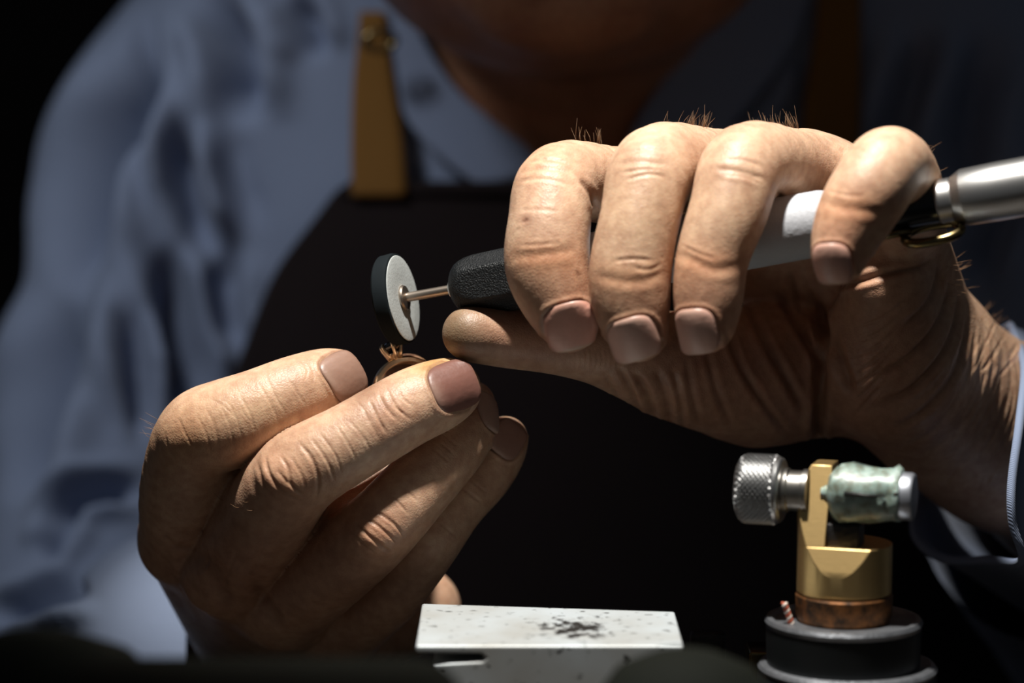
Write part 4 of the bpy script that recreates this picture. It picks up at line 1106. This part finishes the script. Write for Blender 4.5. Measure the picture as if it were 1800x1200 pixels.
jl('knob_collar', M['knob_steel'], [(-15.2, 0.01), (-15.2, 7.3), (-14.6, 7.5), (-14.2, 7.0), (-14.2, 0.01)])
jl('clamp_screw', M['screw_steel'], [(-14.4, 0.01), (-14.4, 4.9), (-13.8, 5.2), (-13.0, 5.2), (-12.6, 4.7), (-9.6, 4.7), (-9.4, 5.1), (-8.2, 5.1), (-8.2, 0.01)])
def waxr(s, r, t):
    return r + 0.35 * math.sin(3 * t + s * 0.7) + 0.22 * math.sin(5 * t - s * 1.9) + 0.5 * math.exp(-((s - 12.5) / 1.6) ** 2) * (1 if math.cos(t) > .2 else 0)
jl('jaw_pad', M['wax'], [(-5.2, 0.01), (-5.2, 1.8), (-3.6, 2.2), (-3.2, 4.6), (-2.0, 6.2), (-0.5, 6.8), (2, 6.9), (6, 6.6), (8.5, 6.2), (11, 5.9), (12.4, 6.2), (13.2, 5.9), (13.6, 4.6), (13.6, 0.01)], 64, waxr)
jl('jaw_pin', M['pin_steel'], [(12, 0.01), (12, 5.2), (13.0, 5.5), (15.4, 5.5), (16.0, 5.2), (16.2, 4.7), (16.2, 0.01)], 48)
me = box_mesh('jaw_support', 0, 0, 0, .0075, .008, .0062, .0005)
me.transform(Matrix.Translation(up(JC, -0.0095) + xv * 0.0005 - yv * .002) @ Matrix.Rotation(ROT, 4, 'Z'))
link('jaw_support', me, M['iron'], vise)
# slit across the wax pad
V, F = tube([JO + xv * .0012 - yv * .0069 + Vector((0, 0, .0012)), JO + xv * .006 - yv * .00675 + Vector((0, 0, .001)), JO + xv * .0105 - yv * .0062 + Vector((0, 0, .0009))], [.0006, .00035, .00028], 6)
link('pad_slit', py_mesh('pad_slit', V, F), M['iron'], vise)
# --- twisted thread in the dish
tb = W(1392, 1092, 48)
V, F, V2, F2 = [], [], [], []
p1, p2 = [], []
for i in range(40):
    t = i / 39; c = Vector((tb.x - t * .0018, tb.y, BZ + (h0 - 1.4) / 1000 + .0006 + t * .0052)); a = t * 22
    o = Vector((math.cos(a), math.sin(a), 0)) * .0004
    p1.append(c + o); p2.append(c - o)
th = empty('twisted_thread', (tb.x, tb.y, BZ + (h0 - 1.4) / 1000), 'short red and white twisted thread end standing in the vise dish', 'thread')
V, F = tube(p1, .00042, 6); link('strand', py_mesh('strand', V, F), M['thread_a'], th)
V, F = tube(p2, .00042, 6); link('strand', py_mesh('strand', V, F), M['thread_b'], th)

# --- steel bench block
bc = W(962, 1060, 24)                              # middle of the far top edge
ba = 0.0
bx = Vector((math.cos(ba), math.sin(ba), 0)); by = Vector((-math.sin(ba), math.cos(ba), 0))
HT = bc.z - BZ; DEP = 0.044
prf = [(-29.8, 0), (-29.8, -1.6), (-15.2, -1.9), (-14.2, -2.8), (-15.0, -3.6), (-26, -4.2), (-25, -7), (-21, -11), (-18, -17), (-18, -HT * 1000), (16, -HT * 1000), (16, -17), (19, -11), (24, -7), (29.5, -4.5), (29.8, 0)]
bm = bmesh.new(); fr_ = [bm.verts.new((x / 1000, -DEP, z / 1000)) for x, z in prf]; bk = [bm.verts.new((x / 1000, -0.0045 - x / 59.6 * 0.009, z / 1000)) for x, z in prf]
bm.faces.new(fr_); bm.faces.new(bk[::-1])
for i in range(len(prf)):
    j = (i + 1) % len(prf); bm.faces.new((fr_[j], fr_[i], bk[i], bk[j]))
bmesh.ops.recalc_face_normals(bm, faces=bm.faces)
me = bpy.data.meshes.new('bench_block'); bm.to_mesh(me); bm.free()
blk = link('bench_block', me, M['block'], None, smooth=False)
blk.location = bc; blk.rotation_euler = (0, 0, ba)
m_ = blk.modifiers.new('bevel', 'BEVEL'); m_.width = 0.0007; m_.segments = 3; m_.limit_method = 'ANGLE'; m_.angle_limit = math.radians(40)
tag(blk, 'pale stained steel bench block with a slot below its top', 'bench block')
# --- small dark steel plate and brass rod end between block and vise
p = W(1244, 1109, -6)
me = box_mesh('steel_plate', 0, 0, 0, .0088, .006, p.z - BZ, .0012, 3); pl_ = link('steel_plate', me, M['iron'], None)
pl_.location = (p.x, p.y, (p.z + BZ) / 2); tag(pl_, 'small dark steel plate standing between bench block and vise', 'metal plate')
p = W(1338, 1130, 0); 
me = box_mesh('brass_bar', 0, 0, 0, .0075, .012, p.z - BZ, .0007, 2); br = link('brass_bar', me, M['dark_brass'], None)
br.location = (p.x, p.y - .004, (p.z + BZ) / 2); tag(br, 'dull brass bar end beside the black vise base', 'metal bar')
# --- foreground handles, far out of focus
hp = W(1205, 1142, 150)
hh = (hp.z - BZ) * 1000
hd = empty('graver', (hp.x, hp.y, BZ), 'dark bulbous tool handle standing blurred in front of the bench block', 'tool handle')
lathe('handle_bulb', M['dark_handle'], hd, [(hh - 30, 0.01), (hh - 30, 9), (hh - 26, 14), (hh - 18, 18.5), (hh - 10, 18), (hh - 4, 13.5), (hh - 1, 7), (hh, 0.01)], Vector((hp.x, hp.y, BZ)), zax, 48)
lathe('handle_ferrule', M['iron'], hd, [(0, 0.01), (0, 8), (hh - 30, 9), (hh - 29, 0.01)], Vector((hp.x, hp.y, BZ)), zax, 32)
hp = W(55, 1112, 175); hh = (hp.z - BZ) * 1000
hm = empty('burnisher', (hp.x, hp.y, BZ), 'dark broad knobbed handle blurred in the lower left corner', 'tool handle')
lathe('handle_bulb', M['dark_handle'], hm, [(hh - 40, 0.01), (hh - 40, 12), (hh - 34, 18), (hh - 22, 25), (hh - 12, 25), (hh - 5, 19), (hh - 1, 9), (hh, 0.01)], Vector((hp.x, hp.y, BZ)), zax, 48)
lathe('handle_ferrule', M['iron'], hm, [(0, 0.01), (0, 10), (hh - 40, 12), (hh - 39, 0.01)], Vector((hp.x, hp.y, BZ)), zax, 32)
t0_, t1_ = W(300, 1186, 200), W(760, 1196, 200)
tw_ = t1_.x - t0_.x + .03; th_ = t1_.z - BZ
tb_ = empty('tool_pouch', ((t0_.x + t1_.x) / 2 - .01, t0_.y, BZ), 'low dark leather tool pouch blurred along the bottom edge under the hand', 'pouch')
me = box_mesh('pouch_body', (t0_.x + t1_.x) / 2 - .01, t0_.y, BZ + th_ / 2 - .003, tw_, .05, th_ - .006, .010, 5); link('pouch_body', me, M['dark_handle'], tb_)
me = box_mesh('pouch_flap', (t0_.x + t1_.x) / 2 - .01, t0_.y, BZ + th_ - .012, tw_ + .002, .053, .024, .010, 5); link('pouch_flap', me, M['dark_handle'], tb_)
# --- bench, floor, wall
bt = empty('workbench', (0, -0.2, 0), 'dark wooden jeweller workbench under the tools, mostly out of view', 'workbench')
yb_ = W(960, 1085, -14).y
me = box_mesh('bench_top', 0, (yb_ - 0.50) / 2 - .0, BZ - .02, 1.3, abs(-0.50 - yb_), .04, .003); link('bench_top', me, M['wood_dark'], bt, smooth=False)
for sx in (-.6, .6):
    for yy in (-0.46, yb_ - .05):
        me = box_mesh('leg', sx, yy, (BZ - .04) / 2, .06, .06, BZ - .04, .003); link('leg', me, M['wood_dark'], bt, smooth=False)
me = box_mesh('floor', 0, .5, -.02, 4, 4, .04); tag(link('floor', me, M['wall'], None, False), kind='structure')
me = box_mesh('wall_back', 0, 1.7, 1.2, 4, .06, 2.4); tag(link('wall_back', me, M['wall'], None, False), kind='structure')
# stool under the person
so = empty('work_stool', (person.location.x, person.location.y + .06, 0), 'dark round work stool under the person, out of view', 'stool')
lathe('seat', M['vise_black'], so, [(400, .01), (400, 150), (410, 165), (440, 168), (450, 155), (452, .01)], Vector((person.location.x, person.location.y + .06, 0)), zax, 32)
lathe('column', M['iron'], so, [(0, .01), (0, 200), (20, 200), (30, 30), (400, 25), (400, .01)], Vector((person.location.x, person.location.y + .06, 0)), zax, 32)
